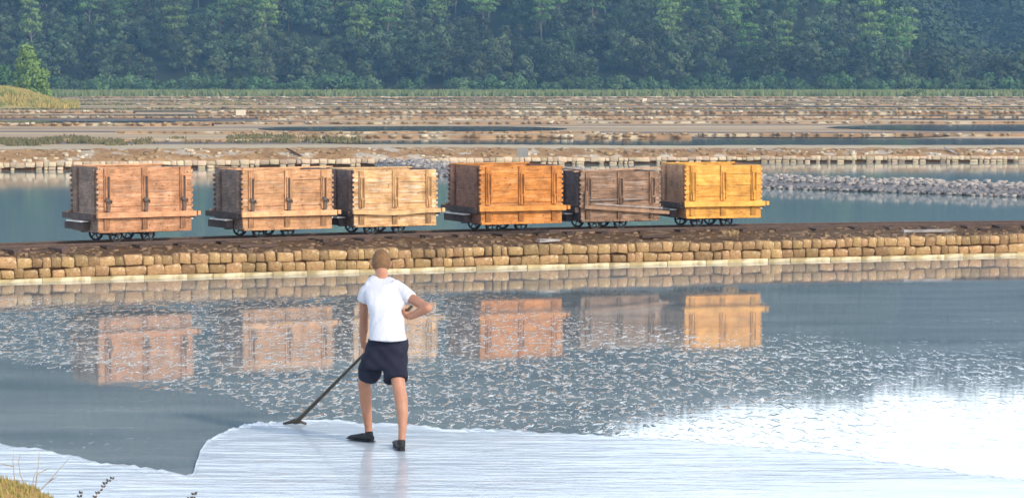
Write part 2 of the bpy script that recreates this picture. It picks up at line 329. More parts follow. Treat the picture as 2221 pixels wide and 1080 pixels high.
def midy(x): return interp(x, MB_PTS)
tag(sheet('middle_pool_water', [(x, railp(x)[0] + 2.2) for x in xs] + [(x, midy(x) + .5) for x in (40, 18, 8.7, -5.5, -16.4, -30, -40)], 0, W_POOL), kind='structure')
def strip(name, px0, px1, y0, y1, z=-.03, m=W_FAR, wig=1.0):
    A = []; B = []
    n = 26
    for i in range(n + 1):
        px = lerp(px0, px1, i / n); e = math.sin(math.pi * min(1, max(0, i / n))) ** .35 if px0 > 0 and px1 < 2221 else (min(1, (i / n) * 3) ** .5 if px0 > 0 else (min(1, (1 - i / n) * 3) ** .5 if px1 < 2221 else 1))
        yc = lerp(y0, y1, .5); h = (y1 - y0) / 2 * max(e, .04) + R.uniform(-.4, .4) * wig
        A.append(G(px, yc + h, z)); B.append(G(px, yc - h, z))
    me = bpy.data.meshes.new(name); v = [tuple(p) for p in A + B]; me.from_pydata(v, [], [(i, i + 1, n + 2 + i, n + 1 + i) for i in range(n)]); me.update()
    return tag(link(name, me, m), kind='structure')
strip('far_pool_water', 690, 2500, 301, 317)
strip('far_pool_water', 560, 1230, 274, 285); strip('far_pool_water', 1790, 2500, 270, 283)
strip('far_pool_water', 1440, 2060, 291, 299, -.022); strip('far_pool_water', 1080, 1620, 256.5, 260); strip('far_pool_water', -200, 700, 262, 266)
strip('far_pool_water', 1900, 2500, 256, 259.5); strip('far_pool_water', -200, 2500, 249, 251)

for a_, b_, y_ in ((-200, 2400, 241.5), (500, 1500, 233), (1500, 2500, 231.5), (300, 1300, 226), (-200, 900, 256), (1300, 2500, 265.5), (700, 1900, 223.5), (1700, 2500, 217.5), (400, 1200, 215.5)):
    strip('far_pool_water', a_, b_, y_ - .8, y_ + .8, -.03, W_FAR, .5)
# ---- causeway carrying the railway
def ribbon(name, xs, prof, m, jit=0, kind='structure'):
    """prof(x) -> list of (y, z); builds a grid"""
    V = []; k = None
    for x in xs:
        pr = prof(x); k = len(pr)
        for (yy, zz) in pr: V.append((x, yy, zz + (R.uniform(-jit, jit) if jit else 0)))
    Q = [(i * k + j, (i + 1) * k + j, (i + 1) * k + j + 1, i * k + j + 1) for i in range(len(xs) - 1) for j in range(k - 1)]
    return tag(link(name, fast(name, V, Q, True), m), kind=kind)
def causeway_prof(x):
    w0 = wallp(x)[0]; r0 = railp(x)[0]; g = max(r0 - w0, .5)
    out = [(w0 + .10, -.1), (w0 + .11, .30), (w0 + .2, .335)]
    for i in range(1, 9):
        t = i / 9; out.append((w0 + .2 + (g - .35) * t, .335 + .10 * t ** .8))
    out += [(r0 - .05, .44), (r0 + .3, .445), (r0 + .7, .445), (r0 + 1.1, .44), (r0 + 1.35, .40), (r0 + 1.6, .25), (r0 + 2.4, -.1)]
    return out
ribbon('causeway', np.arange(-24, 28, .09), causeway_prof, M['earth'], .012)

# ---- middle bank (path) beyond the pool
def crest(x): return interp(x, [(-16, .60), (-4, .55), (6, .42), (18, .40)])
def bank_prof(x):
    y = midy(x); c = crest(x)
    return [(y + .12, -.1), (y + .14, .20)] + [(y + .2 + 1.6 * t, .22 + (c - .22) * t ** .7) for t in (.15, .3, .45, .6, .75, .9, 1)] + [(y + 2.3, c + .02)]
ribbon('earth_bank', np.arange(-36, 40, .22), bank_prof, M['bank_earth'], .035)
def path_prof(x):
    y = midy(x); c = crest(x)
    return [(y + 2.25, c + .012), (y + 3, c + .035), (y + 5, c + .04), (y + 7, c + .02), (y + 8, c - .15), (y + 9.4, -.1)]
ribbon('footpath', np.arange(-36, 40, .4), path_prof, M['sand'], .006)

# ---- near bank under the camera
V = []
gx = np.arange(-9, 9.01, .12); gy = np.concatenate([np.arange(-20, 9, 1.5), np.arange(9, 15.2, .12)])
for y in gy:
    for x in gx:
        z = 1.28 + .02 * math.sin(3 * x + 1.7 * y) if y < 11 else 1.28 - 1.43 * float(sstep(11, 13.2, y))
        d2 = ((x + 2.22) / .42) ** 2 + ((y - 11.9) / .5) ** 2
        z = max(z, 1.47 * math.exp(-d2 * .10)) if y > 11 else z
        V.append((x, y, min(z + R.uniform(-.006, .006), 1.49)))
n = len(gx); Q = [(j * n + i, j * n + i + 1, j * n + i + n + 1, j * n + i + n) for j in range(len(gy) - 1) for i in range(n - 1)]
tag(link('near_bank', fast('near_bank', V, Q, True), M['mound']), kind='structure')

# ---- wet salt floor
SE = [(-900, 900), (0, 962), (90, 975), (200, 1000), (300, 1013), (400, 1028), (419, 1027), (425, 1003), (433, 982), (450, 955), (500, 931), (560, 917), (620, 912), (700, 911), (800, 917), (960, 928), (1130, 935), (1310, 946), (1500, 957), (1800, 985), (2221, 1044), (3200, 1170)]
V = []; pxs = np.concatenate([np.arange(-500, 400, 12), np.arange(400, 600, 3), np.arange(600, 2760, 12)]); k = 0
for px in pxs:
    e = interp(px, SE) + R.uniform(-1.5, 1.5) + 2.2 * math.sin(px * .05) * math.sin(px * .017 + 1) + 1.2 * math.sin(px * .21); top = G(px, e)
    rr = [0, .03, .07, .12, .2, .35, .6, 1.0, 1.6, 2.4, 3.4, 4.6, 6, 7.6, 9.4]; k = len(rr)
    dirn = (G(px, e + 30) - top); dirn.normalize()
    ridge = interp(px, [(400, .003), (430, .005), (560, .005), (700, .004), (900, .004), (1300, .004)])
    ln = max((top.y - 13.0) / max(-dirn.y, .5), 1)
    for i, r_ in enumerate(rr):
        p = top + dirn * (r_ / 9.4 * min(ln, 12.5) if i > 6 else r_ * .8)
        zz = [-.004, .006, .010, .012][i] if i < 4 else .012
        if i in (1, 2, 3, 4): zz += ridge * (.5, 1, .7, .3)[i - 1]
        V.append((p.x, p.y, zz + (R.uniform(-.003, .003) if 0 < i < 6 else 0)))
Q = [(i * k + j, i * k + j + 1, (i + 1) * k + j + 1, (i + 1) * k + j) for i in range(len(pxs) - 1) for j in range(k - 1)]
tag(link('wet_salt_floor', fast('wet_salt_floor', V, Q, True), M['wetsalt']), kind='structure')

# ================================================================ RETAINING WALL
def stone_mesh(seed, boxy=.75):
    r = random.Random(seed); bm = bmesh.new(); bmesh.ops.create_cube(bm, size=1)
    for v in bm.verts:
        v.co += Vector((r.uniform(-.08, .08), r.uniform(-.04, .04), r.uniform(-.08, .08)))
    bmesh.ops.bevel(bm, geom=bm.edges[:], offset=.09, segments=1, profile=.6, affect='EDGES')
    for v in bm.verts: v.co += Vector((r.uniform(-.02, .02), r.uniform(-.03, .03), r.uniform(-.02, .02)))
    me = bpy.data.meshes.new('stone'); bm.to_mesh(me); bm.free()
    for p in me.polygons: p.use_smooth = True
    return me
def stones(matname, n=12):
    L = []
    for i in range(n):
        me = stone_mesh(100 + i); me.materials.append(M[matname]); L.append(me)
    return L
SM = stones('stone'); SM2 = stones('stone2')
wall = empty('retaining_wall', (0, wallp(0)[0], 0)); tag(wall, 'low dry wall of two courses of squared ochre stones along the railway causeway', 'wall')
wy0 = wallp(0)[0]
def put_stone(parent, me, x, y, z, sx, sy, sz, ang, name='stone', tilt=0):
    o = link(name, me, None, parent); o.location = (x, y - parent.location.y, z); o.scale = (sx, sy, sz); o.rotation_euler = (R.uniform(-.04, .04), tilt, ang); return o
for course, (z0, z1) in enumerate(((.045, .195), (.20, .355))):
    x = -8.9 + R.uniform(0, .1)
    while x < 10.2:
        wd = R.choice((.13, .17, .19, .21, .24, .30)) * R.uniform(.85, 1.15) * (1.1 if course == 0 else .92)
        y, s = wallp(x + wd / 2); a = math.atan(s); step = wd * math.cos(a)
        h = (z1 - z0) * R.uniform(.82, 1.08)
        zz = z0 if course == 0 else z0 + R.uniform(-.006, .004)
        put_stone(wall, R.choice(SM), x + step / 2, y + R.uniform(.06, .085), zz + h / 2, wd * .955, .16, h * 1.02, a, tilt=R.uniform(-.10, .10))
        x += step
x = -9
mb = MB()
while x < 10.4:
    wd = R.uniform(.35, .9); y, s = wallp(x + wd / 2); a = math.atan(s)
    o = MB().box((0, 0, 0), (wd * .99, .17, .075), None, .006).build('ledge_stone', M['ledge'], wall)
    o.location = (x + wd * math.cos(a) / 2, y - .005 - wy0 + R.uniform(-.012, .012), .013 + R.uniform(-.006, .004)); o.rotation_euler = (0, R.uniform(-.01, .01), a)
    x += wd * math.cos(a)
V = []; xs = np.arange(-24, 28, .3)
for x in xs:
    y = wallp(x)[0] - wy0
    for yy, zz in ((y + .095, -.06), (y + .095, .31)): V.append((x, yy, zz))
link('mud_joints', fast('mud_joints', V, [(2 * i, 2 * i + 2, 2 * i + 3, 2 * i + 1) for i in range(len(xs) - 1)]), M['joint'], wall)
mb = MB()
for x0, x1 in ((-24, -9.0), (10.5, 28)):
    x = x0
    while x < x1:
        y, s = wallp(x); mb.box((x, y + .07 - wy0, .20), (.2, .14, .3), Matrix.Rotation(math.atan(s), 3, 'Z'), .02); x += .21
o = mb.build('stone_run', M['stone'], wall); o['kind'] = 'stuff'
# salt-grey stones lying on the causeway edge
mb = MB()
for i in range(900):
    x = R.uniform(-10, 12); w0 = wallp(x)[0]; r0 = railp(x)[0]; t_ = R.random()
    s_ = R.uniform(.02, .06) * (1.4 if R.random() < .1 else 1); mb.box((x, w0 + .15 + (r0 - w0 - .2) * t_, .345 + .09 * t_), (s_ * 1.5, s_, s_ * .7), Matrix.Rotation(R.uniform(0, 3), 3, 'Z'), s_ * .2)
tag(mb.build('causeway_rubble', mat('rubble', (.14, .085, .05), .9, .2, (.30, .21, .13), 3), None), 'reddish brown stone chips scattered between the wall top and the rails', 'rubble', kind='stuff')

# ================================================================ RAILWAY TRACK
track = empty('railway_track', (0, railp(0)[0] + GAUGE / 2, 0)); tag(track, 'narrow gauge railway track with dark sleepers running along the causeway', 'railway track'); ty0 = track.location.y
def rail_pt(x, off):
    y, s = railp(x); nx, ny = -s, 1; l = math.hypot(nx, ny); return Vector((x + nx / l * off, y + ny / l * off, 0))
for off in (0, GAUGE):
    mb = MB(); prev = None
    for x in np.arange(-24, 28, .8):
        p = rail_pt(x, off); p.y -= ty0
        if prev is not None:
            d = (p - prev).normalized() * .003
            mb.beam(prev + Vector((0, 0, .487)), p + d + Vector((0, 0, .487)), .035, .026); mb.beam(prev + Vector((0, 0, .462)), p + d + Vector((0, 0, .462)), .012, .03)
            mb.beam(prev + Vector((0, 0, .443)), p + d + Vector((0, 0, .443)), .07, .014)
        prev = p
    mb.build('rail', M['steel'], track)
x = -9.5
slp = []
for i in range(4): slp.append(MB().box((0, 0, 0), (.14, 1.25 + .1 * (i % 2), .07), None, .012).mesh('sleeper')); slp[-1].materials.append(M['sleeper'])
while x < 12:
    y, s = railp(x); p = rail_pt(x, GAUGE / 2 + R.uniform(-.22, .02)); o = link('sleeper', R.choice(slp), None, track)
    o.location = (p.x, p.y - ty0, .425); o.rotation_euler = (0, 0, math.atan(s) + R.uniform(-.12, .12)); x += R.uniform(.5, .72)
# weathered timbers lying in front of the rails
TL = ['dark timber lying before the rails below the first wagon from the left', 'dark timber lying before the rails near the left picture edge', 'dark timber lying before the rails between the second and third wagons', 'pale split timber lying before the rails below the fourth wagon', 'dark timber lying before the rails under the fifth wagon', 'long grey timber lying on the causeway right of all wagons', 'dark short timber lying on the causeway at the right picture edge', 'dark low timber lying before the rails under the second wagon']
for lb, (px, py, ln, th) in zip(TL, ((315, 535, .62, .05), (60, 545, .75, .045), (735, 527, .5, .05), (1190, 520, .35, .04), (1420, 512, .5, .035), (2010, 500, .9, .05), (2150, 497, .5, .05), (560, 532, .6, .045))):
    p = G(px, py, .42); o = MB().box((0, 0, 0), (ln, .11, th), None, .01).build('old_timber', M['greywood'] if 'grey' in lb or 'pale' in lb else M['sleeper']); o.location = (p.x, p.y, .415); o.rotation_euler = (0, R.uniform(-.03, .03), math.atan(wallp(p.x)[1]) + R.uniform(-.1, .1)); tag(o, lb, 'timber', 'loose timbers on the causeway')

# ================================================================ WAGONS
def wagon_mats(k, c, c2, e, e2, c3=None, t3=(.55, .7)):
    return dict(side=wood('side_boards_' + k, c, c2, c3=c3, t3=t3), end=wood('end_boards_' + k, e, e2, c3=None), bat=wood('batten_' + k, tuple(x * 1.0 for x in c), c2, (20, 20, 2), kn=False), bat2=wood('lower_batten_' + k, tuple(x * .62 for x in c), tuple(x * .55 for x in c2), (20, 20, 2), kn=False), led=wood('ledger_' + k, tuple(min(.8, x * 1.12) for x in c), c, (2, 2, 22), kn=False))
WM = {  # end boards darker than sides: weathered grey plus shade painted into the colour
 'a': wagon_mats('a', (.53, .275, .145), (.33, .155, .075), (.33, .235, .18), (.18, .125, .10), (.54, .36, .24), (.5, .75)),
 'b': wagon_mats('b', (.60, .345, .175), (.39, .19, .09), (.31, .225, .18), (.17, .12, .10), (.50, .38, .28), (.55, .75)),
 'c': wagon_mats('c', (.64, .41, .20), (.40, .21, .09), (.27, .185, .15), (.15, .10, .085), (.60, .50, .38), (.5, .7)),
 'd': wagon_mats('d', (.60, .25, .06), (.38, .13, .028), (.34, .175, .11), (.20, .095, .06), (.62, .34, .14), (.5, .8)),
 'e': wagon_mats('e', (.33, .205, .13), (.13, .075, .048), (.20, .17, .17), (.11, .09, .09), (.40, .33, .28), (.52, .8)),
 'f': wagon_mats('f', (.76, .39, .085), (.58, .26, .045), (.55, .31, .18), (.38, .20, .11), (.80, .48, .14), (.5, .8))}
def make_wagon(key, L, W, zb, zt, style, label):
    """origin on the rail tops; -y faces the camera"""
    t = empty('salt_wagon'); m = WM[key]; H = zt - zb; th = .035; n = 5
    hs = [R.uniform(.85, 1.15) for _ in range(n)]; tot = sum(hs); hs = [h / tot * H for h in hs]
    hx, hy = L / 2, W / 2
    for sgn in (-1, 1):
        z = zb
        for h in hs:
            MB().box((R.uniform(-.004, .004), sgn * (hy - th / 2 + R.uniform(0, .004)), z + h / 2), (L - .002, th, h - .007), None, .0015).build('side_board', m['side'], t); z += h
        z = zb
        for h in hs:
            MB().box((sgn * (hx - th / 2 - .004 + R.uniform(0, .003)), 0, z + h / 2), (th, W - 2 * th - .004, h - .0015), None, .0015).build('end_board', m['end'], t); z += h
    # finger joints at the corners
    for sx in (-1, 1):
        for sy in (-1, 1):
            mb = MB(); z = zb + .29 * H + .02; stp = .078
            while z < zt - .03:
                mb.box((sx * (hx + .008), sy * (hy - th / 2 + .003), z), (.034, th + .010, stp * .55), None, .002); z += stp
            mb.build('finger_joint', m['side'] if sy < 0 else m['end'], t)['kind'] = 'stuff'
    # floor, sole beams, capping
    MB().box((0, 0, zb + .012), (L - .08, W - .08, .03)).build('floor', m['end'], t)
    MB().box((0, -hy - .012, zb + .012), (L - .02, .022, .035), None, .002).build('bottom_strip', m['bat'], t)
    for sgn in (-1, 1): MB().box((0, sgn * (GAUGE / 2 - .12), zb - .012), (L - .12, .07, .026)).build('sole_beam', M['tar_and_shade'], t)
    # vertical battens with slotted latches on both long sides
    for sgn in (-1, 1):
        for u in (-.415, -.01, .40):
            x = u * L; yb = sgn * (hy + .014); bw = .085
            zl = zb + .27 * H
            MB().box((x, yb, (zl + .06 + zt - .01) / 2), (bw, .028, zt - .01 - zl - .06), None, .0015).build('batten', m['bat'], t)
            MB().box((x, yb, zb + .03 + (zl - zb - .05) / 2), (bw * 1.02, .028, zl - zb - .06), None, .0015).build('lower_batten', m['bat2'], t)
            # slot loop
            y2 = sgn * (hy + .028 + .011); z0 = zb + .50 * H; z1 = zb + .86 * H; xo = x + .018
            mb = MB()
            mb.box((xo - .03, y2, (z0 + z1) / 2), (.018, .022, z1 - z0)).box((xo + .026, y2, (z0 + z1) / 2), (.014, .022, z1 - z0))
            mb.box((xo - .002, y2, z1 + .008), (.072, .022, .018)).box((xo - .002, y2, z0 - .010), (.078, .03, .022))
            mb.build('latch_loop', m['bat'], t)
            MB().box((xo - .001, sgn * (hy + .031), (z0 + z1) / 2), (.028, .004, z1 - z0 - .01)).build('slot_shadow_board', m['bat2'] if key in 'cdf' else M['tar_and_shade'], t)
            mb = MB(); mb.box((xo - .012, y2, zl + .105 + .04), (.030, .024, .17)).box((xo + .028, y2, zl + .145), (.016, .018, .15)); mb.build('keeper', m['bat2'] if key in 'abe' else m['bat'], t)
            if key in 'ab':
                mb = MB(); z_ = zb + .49 * H; mb.box((xo, sgn * (hy + .055), z_), (.11, .03, .045), Matrix.Rotation(.5, 3, 'Y')); mb.tube([(xo - .03, sgn * (hy + .075), z_ - .02), (xo + .03, sgn * (hy + .08), z_ + .005), (xo + .05, sgn * (hy + .06), z_ - .04)], .012, 6)
                mb.box((xo, sgn * (hy + .045), z_ - .11), (.045, .02, .16)); mb.build('iron_clasp', M['hasp'], t)
                MB().box((xo, sgn * (hy + .078), z_ - .008), (.05, .008, .014), Matrix.Rotation(-.3, 3, 'Y')).build('clasp_pin', M['pale_metal'], t)
    # ledger rails round the box
    zr = zb + .265 * H
    for sgn in (-1, 1):
        if style.get('broken') and sgn < 0:
            o = MB().box((0, 0, 0), (L + .12, .045, .055), None, .003).build('fallen_ledger', m['led'], t); o.location = (.10, -hy - .055, zr - .035); o.rotation_euler = (0, .075, .01)
            o = MB().box((0, 0, 0), (L * .86, .02, .022), None, .002).build('fallen_batten', M['greywood'], t); o.location = (.12, -hy - .09, zr + .03); o.rotation_euler = (0, .07, .02)
            o = MB().box((0, 0, 0), (.5, .018, .016), None, .002).build('loose_strip', M['greywood'], t); o.location = (-.33, -hy - .06, zr + .14); o.rotation_euler = (0, -.02, 0)
            o = MB().box((0, 0, 0), (.36, .018, .016), None, .002).build('loose_strip', M['greywood'], t); o.location = (.22, -hy - .06, zr + .145); o.rotation_euler = (0, -.03, 0)
            o = MB().box((0, 0, 0), (.055, .03, .26), None, .002).build('loose_block', m['bat'], t); o.location = (-L * .44, -hy - .04, zr + .16)
        else:
            mb = MB(); n_ = 12; bow = style.get('bow', 0) * (1 if sgn < 0 else 0)
            def bp_(i):
                u = i / n_; return Vector((lerp(-hx - .05, hx + .05, u), sgn * (hy + .055), zr + style.get('tilt', 0) * (u - .5) - bow * math.sin(math.pi * min(1, u * 1.1)) ** 2))
            for i in range(n_): mb.beam(bp_(i), bp_(i + 1) + Vector((.002, 0, 0)), .055, .082 * style.get('lh', 1))
            mb.build('ledger_rail', m['led'], t)
            MB().box((hx + .10, sgn * (hy + .05), zr + .005), (.05, .06, .065)).build('ledger_end_block', m['led'] if sgn < 0 else M['tar_and_shade'], t)
        MB().box((sgn * (hx + .055), .10, zr - .03), (.07, W + .12, .085)).build('end_ledger', M['tar_and_shade'], t)  # same rail as the side ledger, its shade painted in as dark colour
        MB().box((sgn * (hx + .10), .06, zr - .10), (.14, W * .55, .022)).build('buffer_glint_plate', M['pale_metal'], t)  # near-white colour puts the glint on this plate into its surface
        MB().box((sgn * (hx + .08), .14, zr - .175), (.11, W * .66, .11)).build('buffer_beam', M['tar_and_shade'], t)
        MB().box((sgn * (hx + .02), hy - .20, (zr + zt) / 2 + .01), (.03, .13, zt - zr - .06)).build('end_batten', m['end'], t)
        MB().box((sgn * (hx + .02), -hy + .14, (zr + zt) / 2 + .01), (.03, .09, zt - zr - .06)).build('end_batten', m['end'], t)
    if style.get('rim'):
        o = MB().box((0, 0, 0), (L + .16, .10, .02), None, .004).build('loose_rim_board', m['led'], t); o.location = (-.02, -hy + .12, zt + .03); o.rotation_euler = (0, style['rim'], .02)
        o = MB().box((0, 0, 0), (.06, W + .05, .022), None, .004).build('loose_rim_board', m['led'], t); o.location = (-hx + .03, 0, zt + .028)
    else:
        mb = MB(); mb.box((0, hy - .02, zt + .008), (L, .05, .018), None, .002); mb.build('rim_board', m['led'], t)
        MB().box((-hx + .02, 0, zt + .008), (.045, W - .06, .018), None, .002).build('rim_board', m['led'], t)
    # running gear
    rw = .108; wb = style.get('wb', .50); xo = style.get('wx', -.28)
    for k in range(2):
        ax = xo - wb / 2 + k * wb if not isinstance(xo, tuple) else xo[k]
        MB().tube([(ax, -GAUGE / 2 - .04, rw), (ax, GAUGE / 2 + .04, rw)], .014, 8).build('axle', M['iron'], t)
        for sy in (-1, 1):
            mb = MB(); ns = 22; yc = sy * GAUGE / 2
            for (r0, r1, w0, w1) in ((rw - .020, rw, yc - .02, yc + .02), (rw - .012, rw + .012, yc - sy * .028 - .005, yc - sy * .028 + .005)):
                n0 = len(mb.v)
                for j in range(ns):
                    c_, s_ = math.cos(2 * math.pi * j / ns), math.sin(2 * math.pi * j / ns)
                    for (r_, y_) in ((r0, w0), (r1, w0), (r1, w1), (r0, w1)): mb.v.append((ax + c_ * r_, y_, rw + s_ * r_))
                for j in range(ns):
                    a_ = n0 + j * 4; b_ = n0 + ((j + 1) % ns) * 4
                    for q in range(4): mb.f.append((a_ + q, a_ + (q + 1) % 4, b_ + (q + 1) % 4, b_ + q))
            ph = R.uniform(0, 1)
            for j in range(5):
                a_ = ph + 2 * math.pi * j / 5; mb.beam((ax, yc, rw), (ax + math.cos(a_) * (rw - .015), yc, rw + math.sin(a_) * (rw - .015)), .016, .016)
            mb.tube([(ax, yc - .03, rw), (ax, yc + .03, rw)], .024, 8); mb.build('wheel', M['iron'], t)
            MB().box((ax, sy * (GAUGE / 2 + .055), rw + .012), (.05, .05, .05)).build('axle_box', M['tar_and_shade'], t)
    tag(t, label, 'wagon', 'wooden salt wagons standing on the track')
    return t
WG = [
 ('a', 155, 213, 415, 364, 507, {'lh': 1.0, 'wx': (-.44, .10)}, 'leftmost salt wagon, weathered orange brown boards with dark iron clasps, standing alone'),
 ('b', 465, 527, 720, 370, 502, {'lh': 1.0, 'tilt': .0, 'rim': -.005, 'wx': (-.42, .08)}, 'second wagon from the left, light orange boards, pale ledger rail and iron clasps'),
 ('c', 716, 768, 946, 370, 496, {'lh': .8, 'bow': .03, 'wx': (-.40, .10)}, 'straw coloured wagon with bowed ledger rail, third from the left'),
 ('d', 969, 1043, 1218, 361, 489, {'wx': (-.40, .12)}, 'bright orange knotty pine wagon, fourth from the left'),
 ('e', 1212, 1260, 1430, 373, 487, {'broken': 1, 'rim': -.03, 'wx': (-.42, .05)}, 'grey brown weathered wagon with fallen slanting ledger and loose top board'),
 ('f', 1433, 1488, 1650, 359, 475.5, {'wx': (-.40, .14)}, 'newest wagon of bright yellow boards, rightmost on the track')]
for key, pL, pC, pR, yt, yb, st, lb in WG:
    xr = G(pC, 505, RAILZ).x; W = 1.12; L = 1.5
    for it in range(30):
        xm = xr + .5 * L; yaw = math.atan(railp(xm)[1]); ca, sa = math.cos(yaw), math.sin(yaw)
        o = rail_pt(xm, GAUGE / 2)
        def corner(u, v, z=1.1): return (o.x + ca * u * L / 2 - sa * v * W / 2, o.y + sa * u * L / 2 + ca * v * W / 2, z)
        xr += (pC - proj(corner(-1, -1))[0]) / 135 * .8
        L += (pR - proj(corner(1, -1))[0] - (pC - proj(corner(-1, -1))[0])) / 135 * .7
        W += (proj(corner(-1, 1))[0] - pL) / 60 * .5; W = min(max(W, .95), 1.35)
    c = corner(-1, -1); zt = PD(pC, yt, c[1]).z - RAILZ; zb = PD(pC, yb, c[1]).z - RAILZ
    print('WAGON', key, round(L, 2), round(W, 2), round(zb, 2), round(zt, 2), round(math.degrees(yaw), 1))
    g = make_wagon(key, L, W, max(zb, .12) + .014, zt, st, lb); g.location = (o.x, o.y, RAILZ); g.rotation_euler = (0, 0, yaw)

# ================================================================ MIDDLE BANK WALL
mw = empty('bank_wall', (0, 100, 0)); tag(mw, 'low wall of pale square stones edging the earth bank behind the wagons', 'wall')
cnt = 0
x = -18.2
while x < 20.5 and cnt < 296:
    wd = R.uniform(.15, .32); y = midy(x); s = (midy(x + .1) - y) / .1; a = math.atan(s); h = R.uniform(.13, .19) if x < 2 else R.uniform(.10, .17)
    put_stone(mw, R.choice(SM2), x + wd / 2, y + .08, .17 - (.03 if x > 2 else 0) + R.uniform(-.01, .015), wd, .18, h, a); cnt += 1
    x += wd * .98
    if R.random() < .55 and cnt < 296:
        put_stone(mw, R.choice(SM2), x - wd / 2, y + .10, .05, wd * R.uniform(.6, .95), .14, .10, a + R.uniform(-.1, .1)); cnt += 1
V = []; xs = np.arange(-36, 40, .5)
for x in xs:
    for zz in (-.06, .2): V.append((x, midy(x) + .11 - 100, zz))
link('mud_joints', fast('mud_joints', V, [(2 * i, 2 * i + 2, 2 * i + 3, 2 * i + 1) for i in range(len(xs) - 1)]), M['joint'], mw)
def rubble(name, n, fn, sz, m, parent=None, flat=.7, jit=.22, el=(.9, 1.7)):
    P = []; q = []
    base = np.array([(-.5, -.5, -.5), (.5, -.5, -.5), (.5, .5, -.5), (-.5, .5, -.5), (-.5, -.5, .5), (.5, -.5, .5), (.5, .5, .5), (-.5, .5, .5)])
    fc = np.array(((3, 2, 1, 0), (4, 5, 6, 7), (0, 1, 5, 4), (1, 2, 6, 5), (2, 3, 7, 6), (3, 0, 4, 7)))
    for i in range(n):
        c = fn(i); s_ = R.uniform(*sz); d = base * np.array((s_ * R.uniform(*el), s_, s_ * flat)); d = d + N.uniform(-jit, jit, d.shape) * s_
        a = R.uniform(0, 3.14) if el[1] < 2 else R.uniform(-.15, .15); ca, sa = math.cos(a), math.sin(a)
        d = np.stack([d[:, 0] * ca - d[:, 1] * sa, d[:, 0] * sa + d[:, 1] * ca, d[:, 2]], -1)
        P.append(d + np.array(c)); q.append(fc + i * 8)
    return link(name, fast(name, np.concatenate(P), np.concatenate(q)), m, parent)
def f(i):
    x = R.uniform(-20, 20); t_ = R.random(); return (x, midy(x) + .25 + 1.6 * t_, .24 + (crest(x) - .24) * t_ ** .7)
tag(rubble('bank_rubble', 520, f, (.04, .14), M['farstone']), 'broken pale stones littering the slope of the earth bank behind the wagons', 'rubble', kind='stuff')
# driftwood and blocks on the bank
BL = ['second to the last', '']
brd = [(1215, 342, 24, 'above the grey brown wagon, leftmost grey board sticking up on the bank'), (1322, 340, 26, 'above the grey brown wagon, second grey board on the bank'), (1508, 334, 34, 'long grey board sticking up on the bank above the yellow wagon'), (1788, 334, 18, 'first grey board on the bank right of the yellow wagon'), (1860, 333, 22, 'second grey board on the bank right of the yellow wagon'), (2062, 327, 26, 'third grey board on the bank right of the yellow wagon'), (2122, 333, 20, 'fourth grey board on the bank right of the yellow wagon'), (2180, 332, 22, 'grey board on the bank nearest the right picture edge'), (640, 332, 34, 'dark curved driftwood on the bank above the second wagon')]
for px, py, ln, lb in brd:
    y = G(px, py, .45).y; y = midy(G(px, py, .4).x) + .9; p0 = PD(px - ln * .5, py - ln * .28, y + .25); p1 = PD(px + ln * .5, py + ln * .28, y - .2)
    o = empty('driftwood_board', (p0 + p1) / 2); mb = MB().beam(p0 - o.location, p1 - o.location, .10, .035, .008); bpy.data.objects.remove(o)
    o = mb.build('driftwood_board', M['greywood'] if px > 700 else M['sleeper']); o.location = (p0 + p1) / 2; tag(o, lb, 'board', 'driftwood boards on the bank')
def block(name, px, py, w_, h_, m, lb, cat, z=.45, back=1.2):
    d = G(px, py, z).y; s_ = d / F; o = MB().box((0, 0, h_ * s_ / 2), (w_ * s_, w_ * s_ * .7, h_ * s_), None, .02).build(name, m); p = PD(px, py, d); o.location = p; tag(o, lb, cat); return o
block('concrete_block', 1133, 340, 24, 18, M['concrete'], 'grey concrete block on the bank above the orange wagon', 'block', .40)
block('stone_block', 522, 250, 20, 11, M['whiteblock'], 'lone cream stone block standing on the far mud flat', 'block', -.05)
block('white_stone', 1398, 221, 9, 7, M['whiteblock'], 'small white stone far off on the flats near the reeds', 'stone', -.05)

# ---- grey rock dike crossing the pool on the right
DK = [(G(2420, 441).x, G(2420, 441).y), (G(2221, 428).x, G(2221, 428).y), (G(1940, 418).x, G(1940, 418).y), (G(1650, 408).x, G(1650, 408).y), (G(1240, 393).x, G(1240, 393).y), (G(960, 383).x, G(960, 383).y), (-4.5, 97.8)]
def dkp(u):
    u *= len(DK) - 1; i = min(int(u), len(DK) - 2); f_ = u - i; return lerp(DK[i][0], DK[i + 1][0], f_), lerp(DK[i][1], DK[i + 1][1], f_)
dk = empty('rock_dike', (0, 80, 0)); tag(dk, 'dark rubble dike with salt white top crossing the pool right of the yellow wagon', 'dike')
V = []
for i in range(90):
    x, y = dkp(i / 89)
    for dy, z in ((-.3, -.1), (.0, .12), (.8, .20), (3.2, .20), (4.0, -.1)): V.append((x + dy * .25, y + dy - 80, z + R.uniform(-.02, .02)))
link('dike_core', fast('dike_core', V, [(i * 5 + j, i * 5 + j + 1, i * 5 + j + 6, i * 5 + j + 5) for i in range(89) for j in range(4)]), M['greyrock'], dk)
def f1(i):
    x, y = dkp(R.random()); t_ = R.uniform(-.3, 1); return (x + t_ * .25, y + t_ - 80, .02 + .17 * max(0, min(1, t_ + .3)) + R.uniform(0, .03))
def f2(i):
    x, y = dkp(R.random()); t_ = R.uniform(.2, 3.6); return (x + t_ * .25, y + t_ - 80, .20 + R.uniform(-.01, .05))
o = rubble('dark_rocks', 1700, f1, (.04, .13), M['greyrock'], dk); o['kind'] = 'stuff'
o = rubble('salt_rocks', 1000, f2, (.04, .13), M['saltrock'], dk); o['kind'] = 'stuff'
